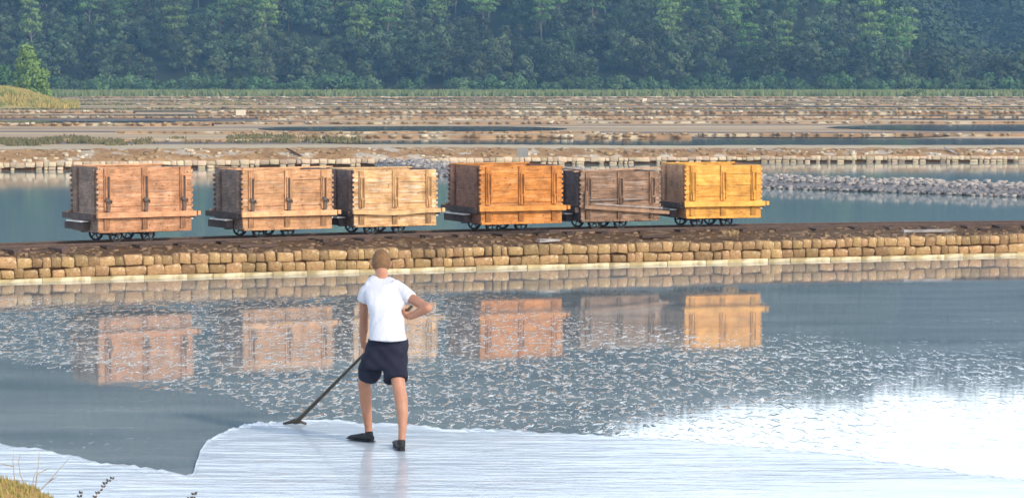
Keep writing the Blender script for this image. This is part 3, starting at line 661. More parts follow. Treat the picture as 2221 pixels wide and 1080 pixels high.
def f3(i):
    x, y = dkp(R.random()); return (x + R.uniform(-.1, .3), y - R.uniform(-.1, .45) - 80, .01 + R.uniform(0, .04))
o = rubble('waterline_salt_rocks', 330, f3, (.04, .11), M['saltrock'], dk); o['kind'] = 'stuff'

# ================================================================ FAR LOW WALLS
FW = [ # y, px0, px1, height, label
 (299, 640, 1500, .26, 'low stony wall reflected in a dark pool beyond the path, behind the middle wagons', .26),
 (293, 1300, 2400, .20, 'low tan wall on the flats at right, nearest beyond the path', .3),
 (305, -200, 660, .12, 'low broken wall on the muddy flat at left beyond the path', .4),
 (288, 250, 1300, .14, 'thin line of stones on the mud, just beyond the stony pool wall', .4),
 (272, -200, 460, .28, 'reddish stone wall on the far flat at left below the ochre grass', .35),
 (268, 380, 1250, .2, 'far wall above the dark strip of water in the middle', .4),
 (266, 1150, 2400, .18, 'far wall across the flats at right above the dark strip', .4),
 (259, 560, 1900, .16, 'thin far wall line in the middle of the flats', .5),
 (254, -200, 2400, .16, 'far wall running the whole width, sixth line counted from the path', .5),
 (246, 430, 2400, .36, 'far wall of separate upright stones in front of the cream wall', .55),
 (245, -200, 290, .34, 'pale wall in front of the ochre grass mound', .45),
 (236, 290, 2400, .34, 'cream capped long wall far across the flats', .5),
 (227, 300, 2400, .30, 'dull wall line behind the cream capped wall', .7),
 (219, 330, 2400, .32, 'grey green wall line close to the reeds', .8),
 (212, 200, 2400, .35, 'farthest thin wall line at the edge of the reeds', .9)]
for y_, a_, b_, h, lb, sw in FW:
    P0 = G(a_, y_, 0); P1 = G(b_, y_ + (1.0 if b_ > 2000 else 0), 0); dist = P0.y; ln = P1.x - P0.x; nS = int(min(ln / sw, 420)); mb_c = [0]
    t0 = empty('low_stone_wall', (0, P0.y, 0)); tag(t0, lb, 'wall', 'low walls dividing the far salt pans')
    def fs(i):
        u = min(1, max(0, (i + R.uniform(-.6, .6)) / nS)); return (P0.x + ln * u, lerp(P0.y, P1.y, u) + R.uniform(-.1, .1) - P0.y + .35 * math.sin(u * 23), h * R.uniform(.38, .50) - .03)
    P = []; q = []
    nS = int(min(ln / .5, 650) if y_ > 240 else min(ln / 1.1, 260)); h = h * (1 if y_ > 240 else .75); o = rubble('stones', nS, fs, (h * .45, h * .80), M['farstone'], t0, .8, .12, (1.0, 2.2) if y_ > 240 else (3, 7)); o['kind'] = 'stuff'
    V = []; n = 60
    for i in range(n + 1):
        u = i / n; x = P0.x + ln * u; yy = lerp(P0.y, P1.y, u) - P0.y + .35 * math.sin(u * 23)
        for dy, z in ((.02, -.06), (.1, h * .42), (.9, h * .42), (1.6, -.06)): V.append((x, yy + dy, z + R.uniform(-.02, .02) * (z > 0)))
    link('wall_core', fast('wall_core', V, [(i * 4 + j, (i + 1) * 4 + j, (i + 1) * 4 + j + 1, i * 4 + j + 1) for i in range(n) for j in range(3)]), M['wallcore'], t0)

# ================================================================ VEGETATION
def leafcloud(clumps, per, size, up=.35, seed=0, shell=.75):
    """clumps: (cx,cy,cz,rx,ry,rz); leaf quads spread through the outer part of each clump"""
    g = np.random.default_rng(seed); Cn = np.array(clumps); idx = np.repeat(np.arange(len(Cn)), per); n = len(idx)
    d = g.normal(size=(n, 3)); d[:, 2] += up * np.abs(d[:, 2]); d /= np.linalg.norm(d, axis=1, keepdims=True)
    r = shell + (1.08 - shell) * g.random((n, 1)); c = Cn[idx, :3] + d * Cn[idx, 3:] * r
    nn = d + g.normal(size=(n, 3)) * .28; nn /= np.linalg.norm(nn, axis=1, keepdims=True)
    a = np.cross(nn, g.normal(size=(n, 3))); a /= np.linalg.norm(a, axis=1, keepdims=True) + 1e-9; b = np.cross(nn, a)
    s = size * g.uniform(.5, 1.3, (n, 1)); a = a * s; b = b * s * g.uniform(.5, 1, (n, 1))
    V = np.stack([c - a, c - b * .9, c + a * .9, c + b], 1).reshape(-1, 3); return V, np.arange(n * 4).reshape(-1, 4)
def trunk_mesh(h, r0, limbs, seed, bark='bark'):
    r = random.Random(seed); mb = MB(); dx, dy = r.uniform(-.06, .06) * h, r.uniform(-.05, .05) * h
    mb.tube([(0, 0, -.6), (dx * .3, dy * .3, h * .35), (dx * .8, dy * .8, h * .7), (dx, dy, h)], [r0, r0 * .8, r0 * .55, r0 * .3], 6)
    for (x, y, z) in limbs:
        z0 = max(h * .3, z - .9 - abs(x) * .35); u = min(1, z0 / h); mb.tube([(dx * u, dy * u, z0), (x * .5 + dx * u * .5, y * .5, (z0 + z) / 2 - .1), (x, y, z)], [r0 * .35, r0 * .25, r0 * .12], 5)
    me = mb.mesh('trunk'); me.materials.append(M[bark]); return me
def pine(seed):
    r = random.Random(seed); H = r.uniform(7.5, 10.5); cl = []; lm = []; tiers = r.randint(4, 6)
    for k in range(tiers):
        u = k / (tiers - 1); z = H * lerp(.52, .97, u); wr = lerp(2.2, 1.5, u ** 2) * r.uniform(.7, 1.2); m = max(3, int(5 * (1 - u * .4)))
        a0 = r.uniform(0, 6)
        for j in range(m):
            a = a0 + j * 6.28 / m + r.uniform(-.4, .4); rr = wr * r.uniform(.45, .9); x, y = rr * math.cos(a), rr * math.sin(a); zz = z + r.uniform(-.35, .35)
            s_ = r.uniform(.7, 1.4); cl.append((x, y, zz, s_, s_, s_ * .45)); lm.append((x * .8, y * .8, zz - .15))
    cl.append((0, 0, H, .9, .9, .6))
    V, q = leafcloud(cl, 85, .22, .3, seed, .5); me = fast('crown', V, q); me.materials.append(M['leaf_pine'])
    return me, trunk_mesh(H * .95, .15, lm[:8], seed)
def broad(seed, H, Wd, matn, per=75, size=.24, lobes=14):
    r = random.Random(seed); cl = [(0, 0, H * .5, Wd * .38, Wd * .38, H * .42)]
    for j in range(lobes):
        a = r.uniform(0, 6.28); u = r.uniform(.12, .95); rr = Wd * .5 * math.sqrt(max(0, 1 - (u * 1.05 - .35) ** 2 * 1.6)) * r.uniform(.45, .9); s_ = r.uniform(.20, .34) * Wd * .6
        cl.append((rr * math.cos(a), rr * math.sin(a), H * u, s_, s_, s_ * .75))
    V, q = leafcloud(cl, per, size, .3, seed, .6); V[:, 2] = np.maximum(V[:, 2], 0.02); me = fast('crown', V, q); me.materials.append(M[matn])
    return me, trunk_mesh(H * .7, .10, [(Wd * .2, 0, H * .6), (-Wd * .2, .1, H * .65)], seed, 'bark_dark')
PINES = [pine(s) for s in range(5)]
MAQ = [broad(20 + s, 5.2 + .5 * (s % 3), 5.0 + .6 * (s % 2), 'leaf_dark', 85, .23, 16) for s in range(5)]
SHR = [broad(40 + s, 2.2 + .4 * (s % 2), 4.2, 'leaf_shrub', 55, .18, 12) for s in range(4)]
def tree(name, pair, x, y, sc, label, cat, group):
    z = float(hillz(np.float64(x), np.float64(y))); t_ = empty(name, (x, y, z - .15), R.uniform(0, 6.28)); s_ = sc * R.uniform(.9, 1.12)
    link('trunk', pair[1], None, t_).scale = (s_, s_, s_); c = link('crown', pair[0], None, t_); k = R.uniform(.88, 1.15); c.scale = (s_ * k, s_ * k, s_)
    tag(t_, label, cat, group); return t_
items = []
def scatter(kind, y0, y1, dx, dy, prob, s0, s1, xr=86):
    y = y0; row = 0
    while y < y1:
        x = -xr * y / 450 + R.uniform(0, dx)
        while x < xr * y / 450:
            xx = x + R.uniform(-dx, dx) * .3; yy = y + R.uniform(-dy, dy) * .35
            if R.random() < prob(xx * 450 / yy, yy): items.append((kind, xx, yy, R.uniform(s0, s1)))
            x += dx
        y += dy; row += 1
scatter('shrub', 447, 455, 3.4, 4.5, lambda x, y: .95, .7, 1.25)
scatter('maquis', 457, 525, 4.8, 9, lambda x, y: .88 if x < 60 else .5, .75, 1.2)
scatter('pine', 476, 536, 6.5, 11, lambda x, y: (.42 + .5 * (math.sin(x * .09 + 1) * math.sin(x * .031 + y * .05) > -.15)) * (1 if y > 492 else .45) if x < 62 else .0, .75, 1.2)
items = items[:600]
ZN = [(-9e9, 130, 'at the left edge'), (130, 310, 'behind the leftmost wagon'), (310, 500, 'above the gap after the leftmost wagon'), (500, 720, 'behind the second wagon'), (720, 960, 'behind the straw coloured wagon'), (960, 1220, 'behind the orange wagon'), (1220, 1440, 'behind the grey brown wagon'), (1440, 1670, 'behind the yellow wagon'), (1670, 1860, 'just right of the yellow wagon'), (1860, 2060, 'below the distant blue hill'), (2060, 9e9, 'near the right edge')]
ORD = ['leftmost', 'second from left', 'third from left', 'fourth from left', 'fifth from left', 'sixth from left', 'seventh from left', 'eighth from left', 'ninth from left', 'tenth from left', 'eleventh from left', 'twelfth from left', 'thirteenth from left', 'fourteenth from left', 'fifteenth from left', 'rightmost']
KN = {'shrub': ('low_shrub', 'low green shrub', 'shrub', 'low shrubs along the foot of the forest', SHR), 'maquis': ('round_tree', 'dark round tree', 'tree', 'dark round trees of the forest slope', MAQ), 'pine': ('pine_tree', 'green layered pine', 'tree', 'pines rising above the forest', PINES)}
zones = {}
for it in items:
    px = proj((it[1], it[2], 4))[0]; zi = next(i for i, z_ in enumerate(ZN) if px < z_[1]); bd = 0 if it[2] < 475 else (1 if it[2] < 497 else 2)
    zones.setdefault((it[0], zi, bd), []).append((px, it))
for (kd, zi, bd), L_ in zones.items():
    nm, txt, cat, grp, PR = KN[kd]; L_.sort(key=lambda a: a[0])
    for i, (px, it) in enumerate(L_):
        where = ('in the front row', 'halfway up the slope', 'high on the slope')[bd]
        if kd == 'shrub': where = 'at the forest foot'
        lb = f"{txt} {where} {ZN[zi][2]}, {ORD[min(i, 15)]}"
        if len(lb.split()) > 16: lb = f"{txt} {where} {ZN[zi][2]}, {ORD[min(i, 15)].replace(' from left', '')}".replace('the gap after', 'gap after')
        tree(nm, R.choice(PR), it[1], it[2], it[3], lb, cat, grp)
# canopy further up the near hill and over the far hill
def canopy(name, n, fx, rad_, per, size, m, lb, seed):
    cl = []
    while len(cl) < n:
        x, y = fx(); z = float(hillz(np.float64(x), np.float64(y))); r_ = rad_ * R.uniform(.7, 1.3); cl.append((x, y, z + r_ * .9, r_, r_, r_ * R.uniform(.8, 1.3)))
    V, q = leafcloud(cl, per, size, .5, seed, .7); return tag(link(name, fast(name, V, q), m), lb, 'forest', kind='stuff')
def fx1():
    y = R.uniform(528, 730); return R.uniform(-.30, .172) * y, y
def fx2():
    y = R.uniform(640, 878); return R.uniform(-.32, .34) * y, y
def fx3():
    y = R.uniform(640, 790); return R.uniform(.08, .20) * y, y
canopy('hillside_forest', 6400, fx1, 3.3, 40, .6, M['leaf_dark'], 'dense forest covering the upper near hillside', 5)
canopy('distant_forest', 5200, fx2, 4.5, 48, .75, M['far_leaf'], 'hazy blue forest covering the distant hill at the right', 6)
canopy('distant_forest', 2600, fx3, 3.2, 85, .42, M['far_leaf'], 'hazy blue tree crowns on the distant hill at the upper right', 8)
def tufts(name, n, fn, h, wd, m, lb, cat, blades=6, kind='stuff', parent=None, lean=.35):
    V = []; q = []
    for i in range(n):
        x, y, z = fn(i); hh = h * R.uniform(.5, 1.2)
        for b_ in range(blades):
            a = R.uniform(0, 6.28); dx, dy = math.cos(a), math.sin(a); l = R.uniform(0, lean) * hh; ox, oy = R.uniform(-wd, wd) * 2, R.uniform(-wd, wd) * 2; k = len(V); w_ = wd * R.uniform(.3, .7)
            V += [(x + ox - w_ * dy, y + oy + w_ * dx, z), (x + ox + w_ * dy, y + oy - w_ * dx, z), (x + ox + dx * l * .4 + w_ * .6 * dy, y + oy + dy * l * .4, z + hh * .6), (x + ox + dx * l, y + oy + dy * l, z + hh)]; q.append((k, k + 1, k + 2, k + 3))
    o = link(name, fast(name, V, q), m, parent)
    return tag(o, lb, cat, kind=kind) if not parent else o
def fr(i):
    y = R.uniform(412, 447); return (R.uniform(-92, 92) * y / 450, y, -.06)
tufts('reed_belt', 9000, fr, .8, .45, M['reed'], 'pale green reeds along the foot of the forest', 'reeds', 4)
def fr(i):
    y = R.choice([R.uniform(295, 310), R.uniform(330, 345), R.uniform(370, 400), R.uniform(258, 262)]); return (R.uniform(-92, 92) * y / 450, y, -.06)
tufts('marsh_plants', 2600, fr, .16, .4, M['weedgreen'], 'dull green marsh plants between the farthest pans', 'plants', 4)
def fr(i):
    px = abs(R.gauss(0, .40)) * 430 - 60; px += 22 * math.sin(px * .09); p = G(px, 305 + 7 * math.sin(px * .03) * R.random() + R.uniform(-3, 5), 0); return (p.x, p.y, -.06)
tufts('green_verge', 900, fr, .20, .16, M['weedgreen'], 'dark green plants behind the path at the left', 'plants', 5)
def fr(i):
    p = G(R.uniform(500, 640) if R.random() < .6 else R.uniform(600, 780), R.uniform(292, 308), 0); return (p.x, p.y, -.06)
tufts('grey_marsh_plants', 220, fr, .18, .16, M['weedgreen'], 'grey green low plants on the mud behind the second wagon', 'plants', 5)
# grass mound with bush at the left
V = []; gx = np.linspace(-64, -28, 40); gy = np.linspace(262, 345, 24)
cx0 = G(20, 232, 0).x
for y in gy:
    for x in gx:
        u = (x * 290 / y + 49.5) / 5.5; z = 1.5 * float(1 - sstep(-.1, 1.15, u)) * float(sstep(262, 276, y)) * float(1 - sstep(320, 345, y)); V.append((x, y, z - .08 + R.uniform(-.06, .06)))
n = 40; Q = [(j * n + i, j * n + i + 1, j * n + i + n + 1, j * n + i + n) for j in range(23) for i in range(n - 1)]
tag(link('grass_mound', fast('grass_mound', V, Q, True), M['drygrass']), kind='structure')
def fr(i):
    while 1:
        y = R.uniform(266, 320); u = R.uniform(-.8, 1.25); x = (u * 5.5 - 49.5) * y / 290
        z = 1.5 * float(1 - sstep(-.1, 1.15, u)) * float(sstep(262, 276, y)) * float(1 - sstep(320, 345, y))
        return x, y, z - .1
tufts('dry_grass', 2600, fr, .45, .16, M['drygrass'], 'ochre dry grass on the mound at the left edge', 'grass', 5)
def bush(name, px, pytop, pybase, d, wpx, m, lb, lobes, seed, taper=True):
    top = PD(px, pytop, d); base = PD(px, pybase, d); H = top.z - base.z; Wd = wpx * d / F; r = random.Random(seed); cl = []
    for j in range(lobes):
        u = r.random() ** .9; a = r.uniform(0, 6.28); rr = Wd * .5 * ((1 - u) ** .65 if taper else math.sqrt(1 - u * u * .9)) * r.uniform(.2, .85); s_ = Wd * r.uniform(.10, .19) * (1.15 - .5 * u)
        cl.append((rr * math.cos(a), rr * math.sin(a), H * lerp(.06, .93, u), s_ * 1.3, s_ * 1.3, s_ * 1.4))
    cl.append((0, 0, H * .95, Wd * .06, Wd * .06, H * .06))
    o = empty(name, (top.x, d, base.z)); V, q = leafcloud(cl, 170, .17, .3, seed, .45); link('foliage', fast('foliage', V, q), m, o)
    link('stem', trunk_mesh(H * .8, .09, [(Wd * .15, 0, H * .5), (-Wd * .15, 0, H * .55)], seed), None, o); tag(o, lb, 'bush'); return o
bush('tall_bush', 58, 96, 222, 322, 92, M['leaf_bright'], 'tall pointed bright green bush on the mound at the left edge', 34, 3)
bush('tall_bush', 92, 150, 222, 326, 55, M['leaf_bright'], 'shorter rounded green bush right beside the tall pointed one', 20, 4, False)
bush('tall_bush', 8, 140, 215, 335, 70, M['leaf_shrub'], 'darker bush cut by the left picture edge', 20, 5, False)
bush('marsh_bush', 1985, 205, 222, 385, 85, M['reed'], 'pale low bush standing before the reeds at the right', 16, 9, False)

# ================================================================ PERSON
VX = .0038
def P(px, py, y): return PD(px, py, y)
def ringset(L_):   # (px, py, dist, halfwidth px, depth m)
    return [(P(px, py, y), hw * y / F, dp) for (py, px, hw, y, dp) in L_]
def finish(mb, name, m, parent, vox, smooth=6, folds=None):
    me0 = mb.mesh(name + '_raw'); o = bpy.data.objects.new('tmp', me0); COL.objects.link(o)
    md = o.modifiers.new('r', 'REMESH'); md.mode = 'VOXEL'; md.voxel_size = vox; md.use_smooth_shade = True
    s_ = o.modifiers.new('s', 'SMOOTH'); s_.iterations = smooth; s_.factor = .5
    dg = bpy.context.evaluated_depsgraph_get(); me = bpy.data.meshes.new_from_object(o.evaluated_get(dg)); bpy.data.objects.remove(o)
    me.materials.clear(); me.materials.append(m); me.name = name
    if folds:
        nr = [v.normal.copy() for v in me.vertices]
        for v, n_ in zip(me.vertices, nr): v.co += n_ * folds(v.co - parent.location)
        me.update()
    for p in me.polygons: p.use_smooth = True
    q = link(name, me, None, parent); q.location = -parent.location; return q
foot = G(835, 968, 0)
person = empty('person', (foot.x, foot.y, 0)); tag(person, 'person in white t-shirt and navy shorts seen from behind, pushing a long pole', 'person')
pole0 = P(893, 664, 24.66); pole1 = G(641, 916, .03)
def pol(t_): return pole0.lerp(pole1, t_)
HL = pol(.37); HR = pol(.055)
mb = MB()
# torso core (under the shirt), pelvis
mb.rings(ringset([(760, 837, 38, 24.64, .10), (730, 841, 35, 24.62, .10), (700, 839, 32, 24.70, .095), (665, 837, 34, 24.79, .095), (635, 835, 36, 24.87, .095), (615, 831, 32, 24.91, .08), (604, 828, 19, 24.94, .058)]), 18)
mb.tube([P(827, 612, 24.92), P(828, 598, 24.97), P(828, 585, 25.01)], [.058, .054, .052], 12)
# head
hd = Matrix.Rotation(rad(-18), 3, 'X') @ Matrix.Rotation(rad(8), 3, 'Z'); hc = P(827, 568, 25.05)
mb.ell(hc, (.077, .095, .105), 18, 14, hd)
mb.ell(hc + hd @ Vector((0, .045, -.055)), (.052, .055, .062), 12, 8, hd)       # jaw
mb.tube([hc + hd @ Vector((0, .09, .015)), hc + hd @ Vector((0, .118, -.022))], [.012, .017], 8)  # nose
mb.ell(hc + hd @ Vector((0, .096, -.052)), (.024, .010, .010), 8, 6, hd)         # mouth
for s_ in (-1, 1): mb.ell(hc + hd @ Vector((s_ * .080, .005, -.012)), (.010, .020, .032), 8, 8, hd)
# arms
eL = P(789, 702, 24.99); eR = P(927, 668, 24.60)
wL = HL + Vector((-.035, -.045, .075)); wR = HR + Vector((.045, -.03, -.035)) ; wR = P(888, 688, 24.70)
mb.tube([P(800, 622, 24.89), P(789, 652, 24.92), eL], [.043, .040, .036], 12); mb.ell(eL, (.039, .039, .04), 10, 8)
mb.tube([eL, eL.lerp(wL, .35), wL], [.038, .038, .025], 12)
mb.tube([P(858, 621, 24.88), P(894, 648, 24.76), eR], [.046, .043, .039], 12); mb.ell(eR, (.041, .041, .041), 10, 8)
mb.tube([eR, eR.lerp(wR, .35), wR], [.040, .040, .026], 12)
def hand(wr, grip, axis, side):
    axis = axis.normalized(); pd = (grip - wr); pd = (pd - axis * pd.dot(axis)); pd.normalize(); n_ = axis.cross(pd) * side
    pc = wr.lerp(grip, .62); mb.tube([wr, wr.lerp(pc, .5), pc + pd * .012], [(.026, .020), (.036, .020), (.040, .017)], 10, up=n_)
    for k in range(4):
        o_ = axis * (k - 1.5) * .021; r_ = (.0095, .0098, .0095, .0085)[k]; l = (.9, 1, .95, .8)[k]
        c0 = grip + o_ - pd * .024 + n_ * .016; a = grip + o_ + n_ * .032 * l - pd * .004; b_ = grip + o_ + n_ * .022 + pd * .026 * l; c_ = grip + o_ - n_ * .012 + pd * .030 * l; d_ = grip + o_ - n_ * .026 + pd * .010
        mb.tube([c0, a, b_, c_, d_], [r_, r_, r_, r_ * .95, r_ * .8], 7)
    t0 = wr.lerp(grip, .4) - axis * .028; mb.tube([t0, grip - axis * .046 - n_ * .016, grip - axis * .03 - n_ * .03 + pd * .012, grip - axis * .008 - n_ * .03 + pd * .02], [.014, .012, .011, .009], 7)
ax = pole1 - pole0
hand(wL, HL, ax, 1); hand(wR, HR, ax, -1)
# legs
mb.tube([P(815, 752, 24.66), P(799, 800, 24.74), P(790, 833, 24.82), P(793, 866, 24.86), P(795.5, 896, 24.90), P(799, 925, 24.93), P(800, 944, 24.94)], [.062, .064, .055, .053, .045, .033, .030], 14)
mb.tube([P(860, 752, 24.62), P(860, 800, 24.57), P(865, 838, 24.52), P(870, 868, 24.46), P(873, 898, 24.43), P(873, 928, 24.40), P(871, 955, 24.38)], [.062, .064, .056, .056, .048, .035, .029], 14)
for (a, b_) in ((P(803, 950, 24.95), P(765, 950, 24.97)), (P(871, 966, 24.37), P(868, 962, 24.52))):
    mb.tube([a + Vector((0, 0, .01)), a.lerp(b_, .5), b_], [.032, .034, .024], 10)
finish(mb, 'body', M['skin'], person, .0065, 3)
mb = MB()  # t-shirt
mb.rings(ringset([(738, 842, 42.5, 24.58, .13), (722, 841, 41, 24.61, .125), (700, 838.5, 38, 24.66, .118), (680, 837.5, 37.5, 24.73, .116), (655, 837, 41.5, 24.80, .118), (632, 835, 45.5, 24.87, .116), (617, 831, 42, 24.91, .10), (607, 828, 32, 24.94, .082), (599, 826.5, 20, 24.96, .064)]), 28, .9)
mb.tube([P(806, 619, 24.89), P(797, 630, 24.90), P(788, 655, 24.92)], [.058, .064, .058], 14)
mb.tube([P(852, 618, 24.89), P(870, 630, 24.85), P(893, 648, 24.76)], [.062, .066, .061], 14)
def fold_shirt(p):
    lo = max(0, min(1, (1.30 - p.z) / .35)); d = p.x * .75 + p.z
    return .008 * lo * math.sin(46 * d + 2.2 * math.sin(11 * p.z - 4 * p.x)) * max(0, math.sin(7 * p.x + 5 * p.z + 1)) + .005 * math.sin(30 * (p.z - p.x * 1.3) + 2 * math.sin(9 * p.x)) * max(0, math.sin(6 * p.z + 9 * p.x)) + .004 * math.sin(19 * p.x + 6 * math.sin(5 * p.z))
finish(mb, 't_shirt', M['shirt'], person, .009, 5, fold_shirt)
mb = MB()  # shorts
mb.rings(ringset([(800, 828, 50, 24.66, .115), (790, 831, 51.5, 24.65, .13), (775, 835, 50, 24.64, .138), (755, 839, 47, 24.63, .135), (733, 842, 43.5, 24.64, .125)]), 26, .85)
mb.tube([P(812, 772, 24.68), P(804, 795, 24.72), P(799.5, 819, 24.77)], [(.10, .11), (.098, .105), (.092, .098)], 18)
mb.tube([P(858, 772, 24.64), P(857, 800, 24.60), P(859, 825, 24.55)], [(.10, .115), (.102, .11), (.102, .105)], 18)
finish(mb, 'shorts', M['shorts'], person, .009, 4, lambda p: .005 * math.sin(34 * p.x + 3 * math.sin(13 * p.z)) * max(0, math.sin(9 * p.z + 2)) + .003 * math.sin(50 * (p.z + p.x)))
mb = MB()  # hair: close cropped cap
for i in range(1):
    n0 = 0; k = 22; m_ = 12
    for i2 in range(m_ + 1):
        ph = math.pi * .60 * (i2 + .001) / m_
        for j in range(k):
            th = 2 * math.pi * j / k; back = -math.sin(th); p_ = ph * (1.14 + .20 * back)
            mb.v.append(tuple(hc + hd @ Vector((.0815 * math.sin(p_) * math.cos(th), .0995 * math.sin(p_) * math.sin(th), .1095 * math.cos(p_)))))
    for i2 in range(m_):
        for j in range(k): a0 = i2 * k + j; b0 = i2 * k + (j + 1) % k; mb.f.append((a0, a0 + k, b0 + k, b0))
o = mb.build('hair', M['hair'], person, True); o.location = -person.location
for s_ in (-1, 1):
    o = MB().ell(hc + hd @ Vector((s_ * .030, .086, .012)), (.012, .010, .010), 8, 6).build('eye', M['eye'], person, True); o.location = -person.location
def shoe(heel, toe, name='shoe'):
    mb = MB(); d = (toe - heel).normalized(); L_ = (toe - heel).length; u = Vector((0, 0, 1))
    pts = [heel - d * .012 + u * .03, heel + d * .03 + u * .036, heel + d * L_ * .35 + u * .036, heel + d * L_ * .6 + u * .028, heel + d * L_ * .85 + u * .022, toe + u * .018]
    mb.tube(pts, [(.026, .024), (.036, .034), (.040, .034), (.046, .028), (.042, .022), (.022, .012)], 14)
    mb.tube([heel + d * .03 + u * .05, heel + d * .035 + u * .085], [.037, .036], 12)
    o = finish(mb, name, M['shoe'], person, .006, 3)
    s2 = MB(); s2.tube([heel - d * .018 + u * .008, heel + d * .05 + u * .008, heel + d * L_ * .6 + u * .008, toe + d * .012 + u * .010], [(.030, .008), (.036, .008), (.047, .008), (.024, .007)], 12); q = s2.build('sole', M['shoe'], None, True); q.parent = o; q.location = (0, 0, 0)
gh = lambda px, py: G(px, py, .014)
shoe(gh(806, 958), gh(757, 952)); shoe(gh(871, 977), gh(864, 963) + Vector((-.02, .02, 0)))
# pole tool (held, so a thing of its own)
tool = empty('push_pole', pole1); tag(tool, 'long dark wooden salt rake with a thin cross blade, held by the person', 'rake')
o = MB().tube([pol(0) - pole1, pol(.5) - pole1, pol(.86) - pole1, pol(.985) - pole1], [.012, .014, .019, .022], 10).build('handle', M['polewood'], tool, True)
mb = MB(); bd_ = Vector((1, -.25, 0)).normalized(); mb.tube([bd_ * -.115 + Vector((0, 0, -.012)), bd_ * -.04 + Vector((0, 0, .006)), Vector((0, 0, .012)), bd_ * .05 + Vector((0, 0, .008)), bd_ * .10 + Vector((0, 0, -.008))], [(.008, .010), (.012, .016), (.024, .026), (.012, .014), (.006, .010)], 8)
mb.build('blade', M['polewood'], tool, True)

# ================================================================ GLINT FLECKS AND SALT LUMP
# pale flecks standing in for sky glints on the pan's ripples
V = []; q = []; cnt = 0
while cnt < 1500:
    px = R.uniform(-60, 2300); py = R.uniform(636, 945); a_ = interp(px, TOPL); b_ = interp(px, BOTL)
    if not (a_ < py < b_ - 4): continue
    p = G(px, py); s_ = R.uniform(.4, 1.1) * .016; n0 = len(V); ns = 6; ph = R.random() * 6
    for k in range(ns):
        th = ph + 6.283 * k / ns; rr = s_ * R.uniform(.6, 1.2); V.append((p.x + math.cos(th) * rr, p.y + math.sin(th) * rr * 1.5, .002))
    V.append((p.x, p.y, .006)); q += [(n0 + k, n0 + (k + 1) % ns, n0 + ns) for k in range(ns)]; cnt += 1
tag(link('ripple_glint_flecks', fast('ripple_glint_flecks', V, q, False), M['glint_fleck']), 'small pale flecks standing in for ripple glints all over the pan water', 'ripple glints', kind='stuff')
# single white lump in the water
o = MB().ell((0, 0, .006), (.018, .026, .016), 12, 8).build('salt_lump', M['salt'], None, True); o.location = G(1652, 868); tag(o, 'single white salt lump in the water above the raked salt', 'salt lump')

# ================================================================ FOREGROUND PLANTS
def weed(name, base, stems, m, lb, cat, leaves=False, lm=None, r_=.0022):
    bs = PD(*base); o = empty(name, bs)
    for pts in stems:
        Pp = [PD(px, py, base[2] + R.uniform(-.03, .03)) - bs for px, py in pts]
        MB().tube(Pp, [r_ * (1 - .7 * i / (len(Pp) - 1)) for i in range(len(Pp))], 5).build('stem', m, o)
        if leaves:
            for i in range(len(Pp) - 1):
                for t_ in (.25, .75):
                    for s_ in (-1, 1):
                        if R.random() < .2: continue
                        p = Pp[i].lerp(Pp[i + 1], t_); d = Vector((s_ * R.uniform(.4, 1), R.uniform(-.4, .4), R.uniform(.3, 1))).normalized(); n_ = d.cross(Vector((0, 1, .3))).normalized()
                        ln = R.uniform(.012, .020); wd = ln * .36; mb = MB(); mb.v = [tuple(p), tuple(p + d * ln * .45 + n_ * wd), tuple(p + d * ln), tuple(p + d * ln * .45 - n_ * wd), tuple(p + d * ln * .45 + Vector((0, -.003, 0)))]; mb.f = [(0, 4, 1), (1, 4, 2), (2, 4, 3), (3, 4, 0)]
                        mb.build('leaf', lm, o)
    return tag(o, lb, cat)
weed('dry_weed', (60, 1066, 11.9), [[(38, 1070), (31, 1035), (28, 1000), (29, 975)], [(60, 1062), (44, 1030), (40, 1000), (44, 985)], [(76, 1066), (80, 1030), (84, 1000), (85, 976)], [(84, 1066), (105, 1045), (128, 1018), (150, 994)], [(80, 1028), (95, 1020), (110, 1015)], [(70, 1066), (72, 1040), (78, 1020)], [(31, 1012), (16, 1008), (-6, 1004)], [(105, 1045), (118, 1036), (128, 1030)]], M['straw'], 'thin leafless dry weed stems on the soil mound at the lower left', 'weed')
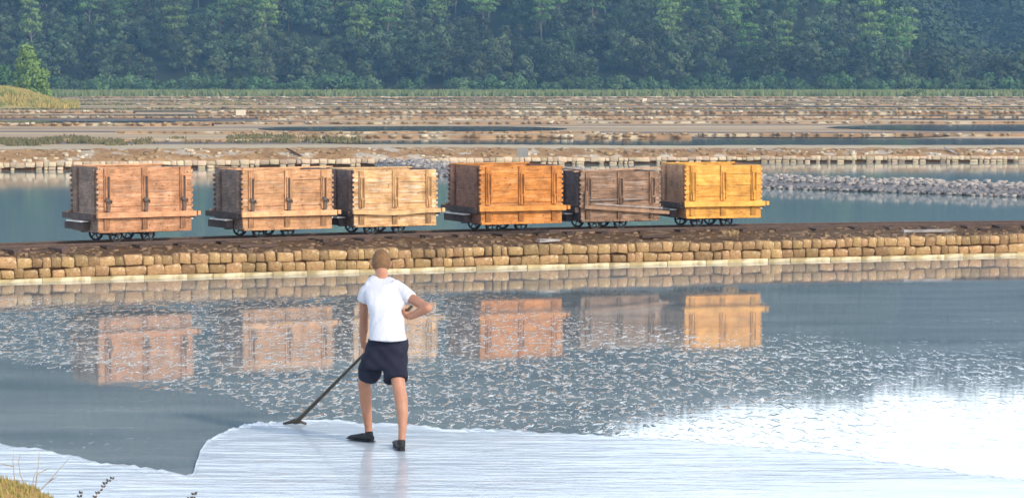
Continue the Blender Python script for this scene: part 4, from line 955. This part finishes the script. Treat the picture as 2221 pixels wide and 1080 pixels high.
weed('leafy_sprig', (196, 1095, 11.8), [[(196, 1095), (208, 1074), (220, 1060), (232, 1046), (246, 1036)]], M['straw'], 'dark leafy sprig leaning right at the bottom edge', 'sprig', True, M['sprigleaf'])
weed('leafy_sprig', (172, 1100, 11.8), [[(168, 1100), (172, 1082), (176, 1066)], [(168, 1100), (163, 1088), (160, 1078)]], M['straw'], 'short dark leafy sprig left of the leaning one at the bottom edge', 'sprig', True, M['sprigleaf'])
weed('leafy_sprig', (418, 1104, 11.8), [[(414, 1104), (418, 1086), (422, 1068)], [(414, 1104), (410, 1090), (412, 1080)]], M['straw'], 'tiny dark leafy sprig tip at the bottom edge below the salt corner', 'sprig', True, M['sprigleaf'])
def fg(i):
    a = R.uniform(0, 6.28); r2 = R.random() ** .5; x = -2.2 + .34 * r2 * math.cos(a); y = 11.9 + .34 * r2 * math.sin(a); d2 = ((x + 2.22) / .42) ** 2 + ((y - 11.9) / .5) ** 2; return x, y, 1.47 * math.exp(-d2 * .10) - .01
tufts('mound_grass', 420, fg, .030, .006, M['drygrass'], 'dry ochre grass and moss on the soil mound at the lower left corner', 'grass', 5)
# grass tuft beside the yellow wagon's wheels
bp0 = G(1585, 512, .42)
def ft(i): return (bp0.x + R.uniform(-.09, .09), bp0.y + R.uniform(-.1, .1), .41)
o = tufts('weed_tuft', 16, ft, .12, .008, M['straw'], 'dry weed tuft growing by the wheels of the yellow wagon', 'weed', 7, kind=None, lean=.8)

# ================================================================ HAZE
hz = MB().box((0, 460, 65), (680, 1020, 134)).build('haze', None); hz['kind'] = 'stuff'; tag(hz, 'pale blue summer haze filling the air over the pans', 'haze')
hm = bpy.data.materials.new('haze'); hm.use_nodes = True; t = hm.node_tree; t.nodes.clear(); ou = t.nodes.new('ShaderNodeOutputMaterial'); pv = t.nodes.new('ShaderNodeVolumePrincipled')
pv.inputs['Color'].default_value = (.30, .60, .97, 1); pv.inputs['Density'].default_value = .00036; pv.inputs['Anisotropy'].default_value = 0
t.links.new(pv.outputs[0], ou.inputs['Volume']); hz.data.materials.append(hm)
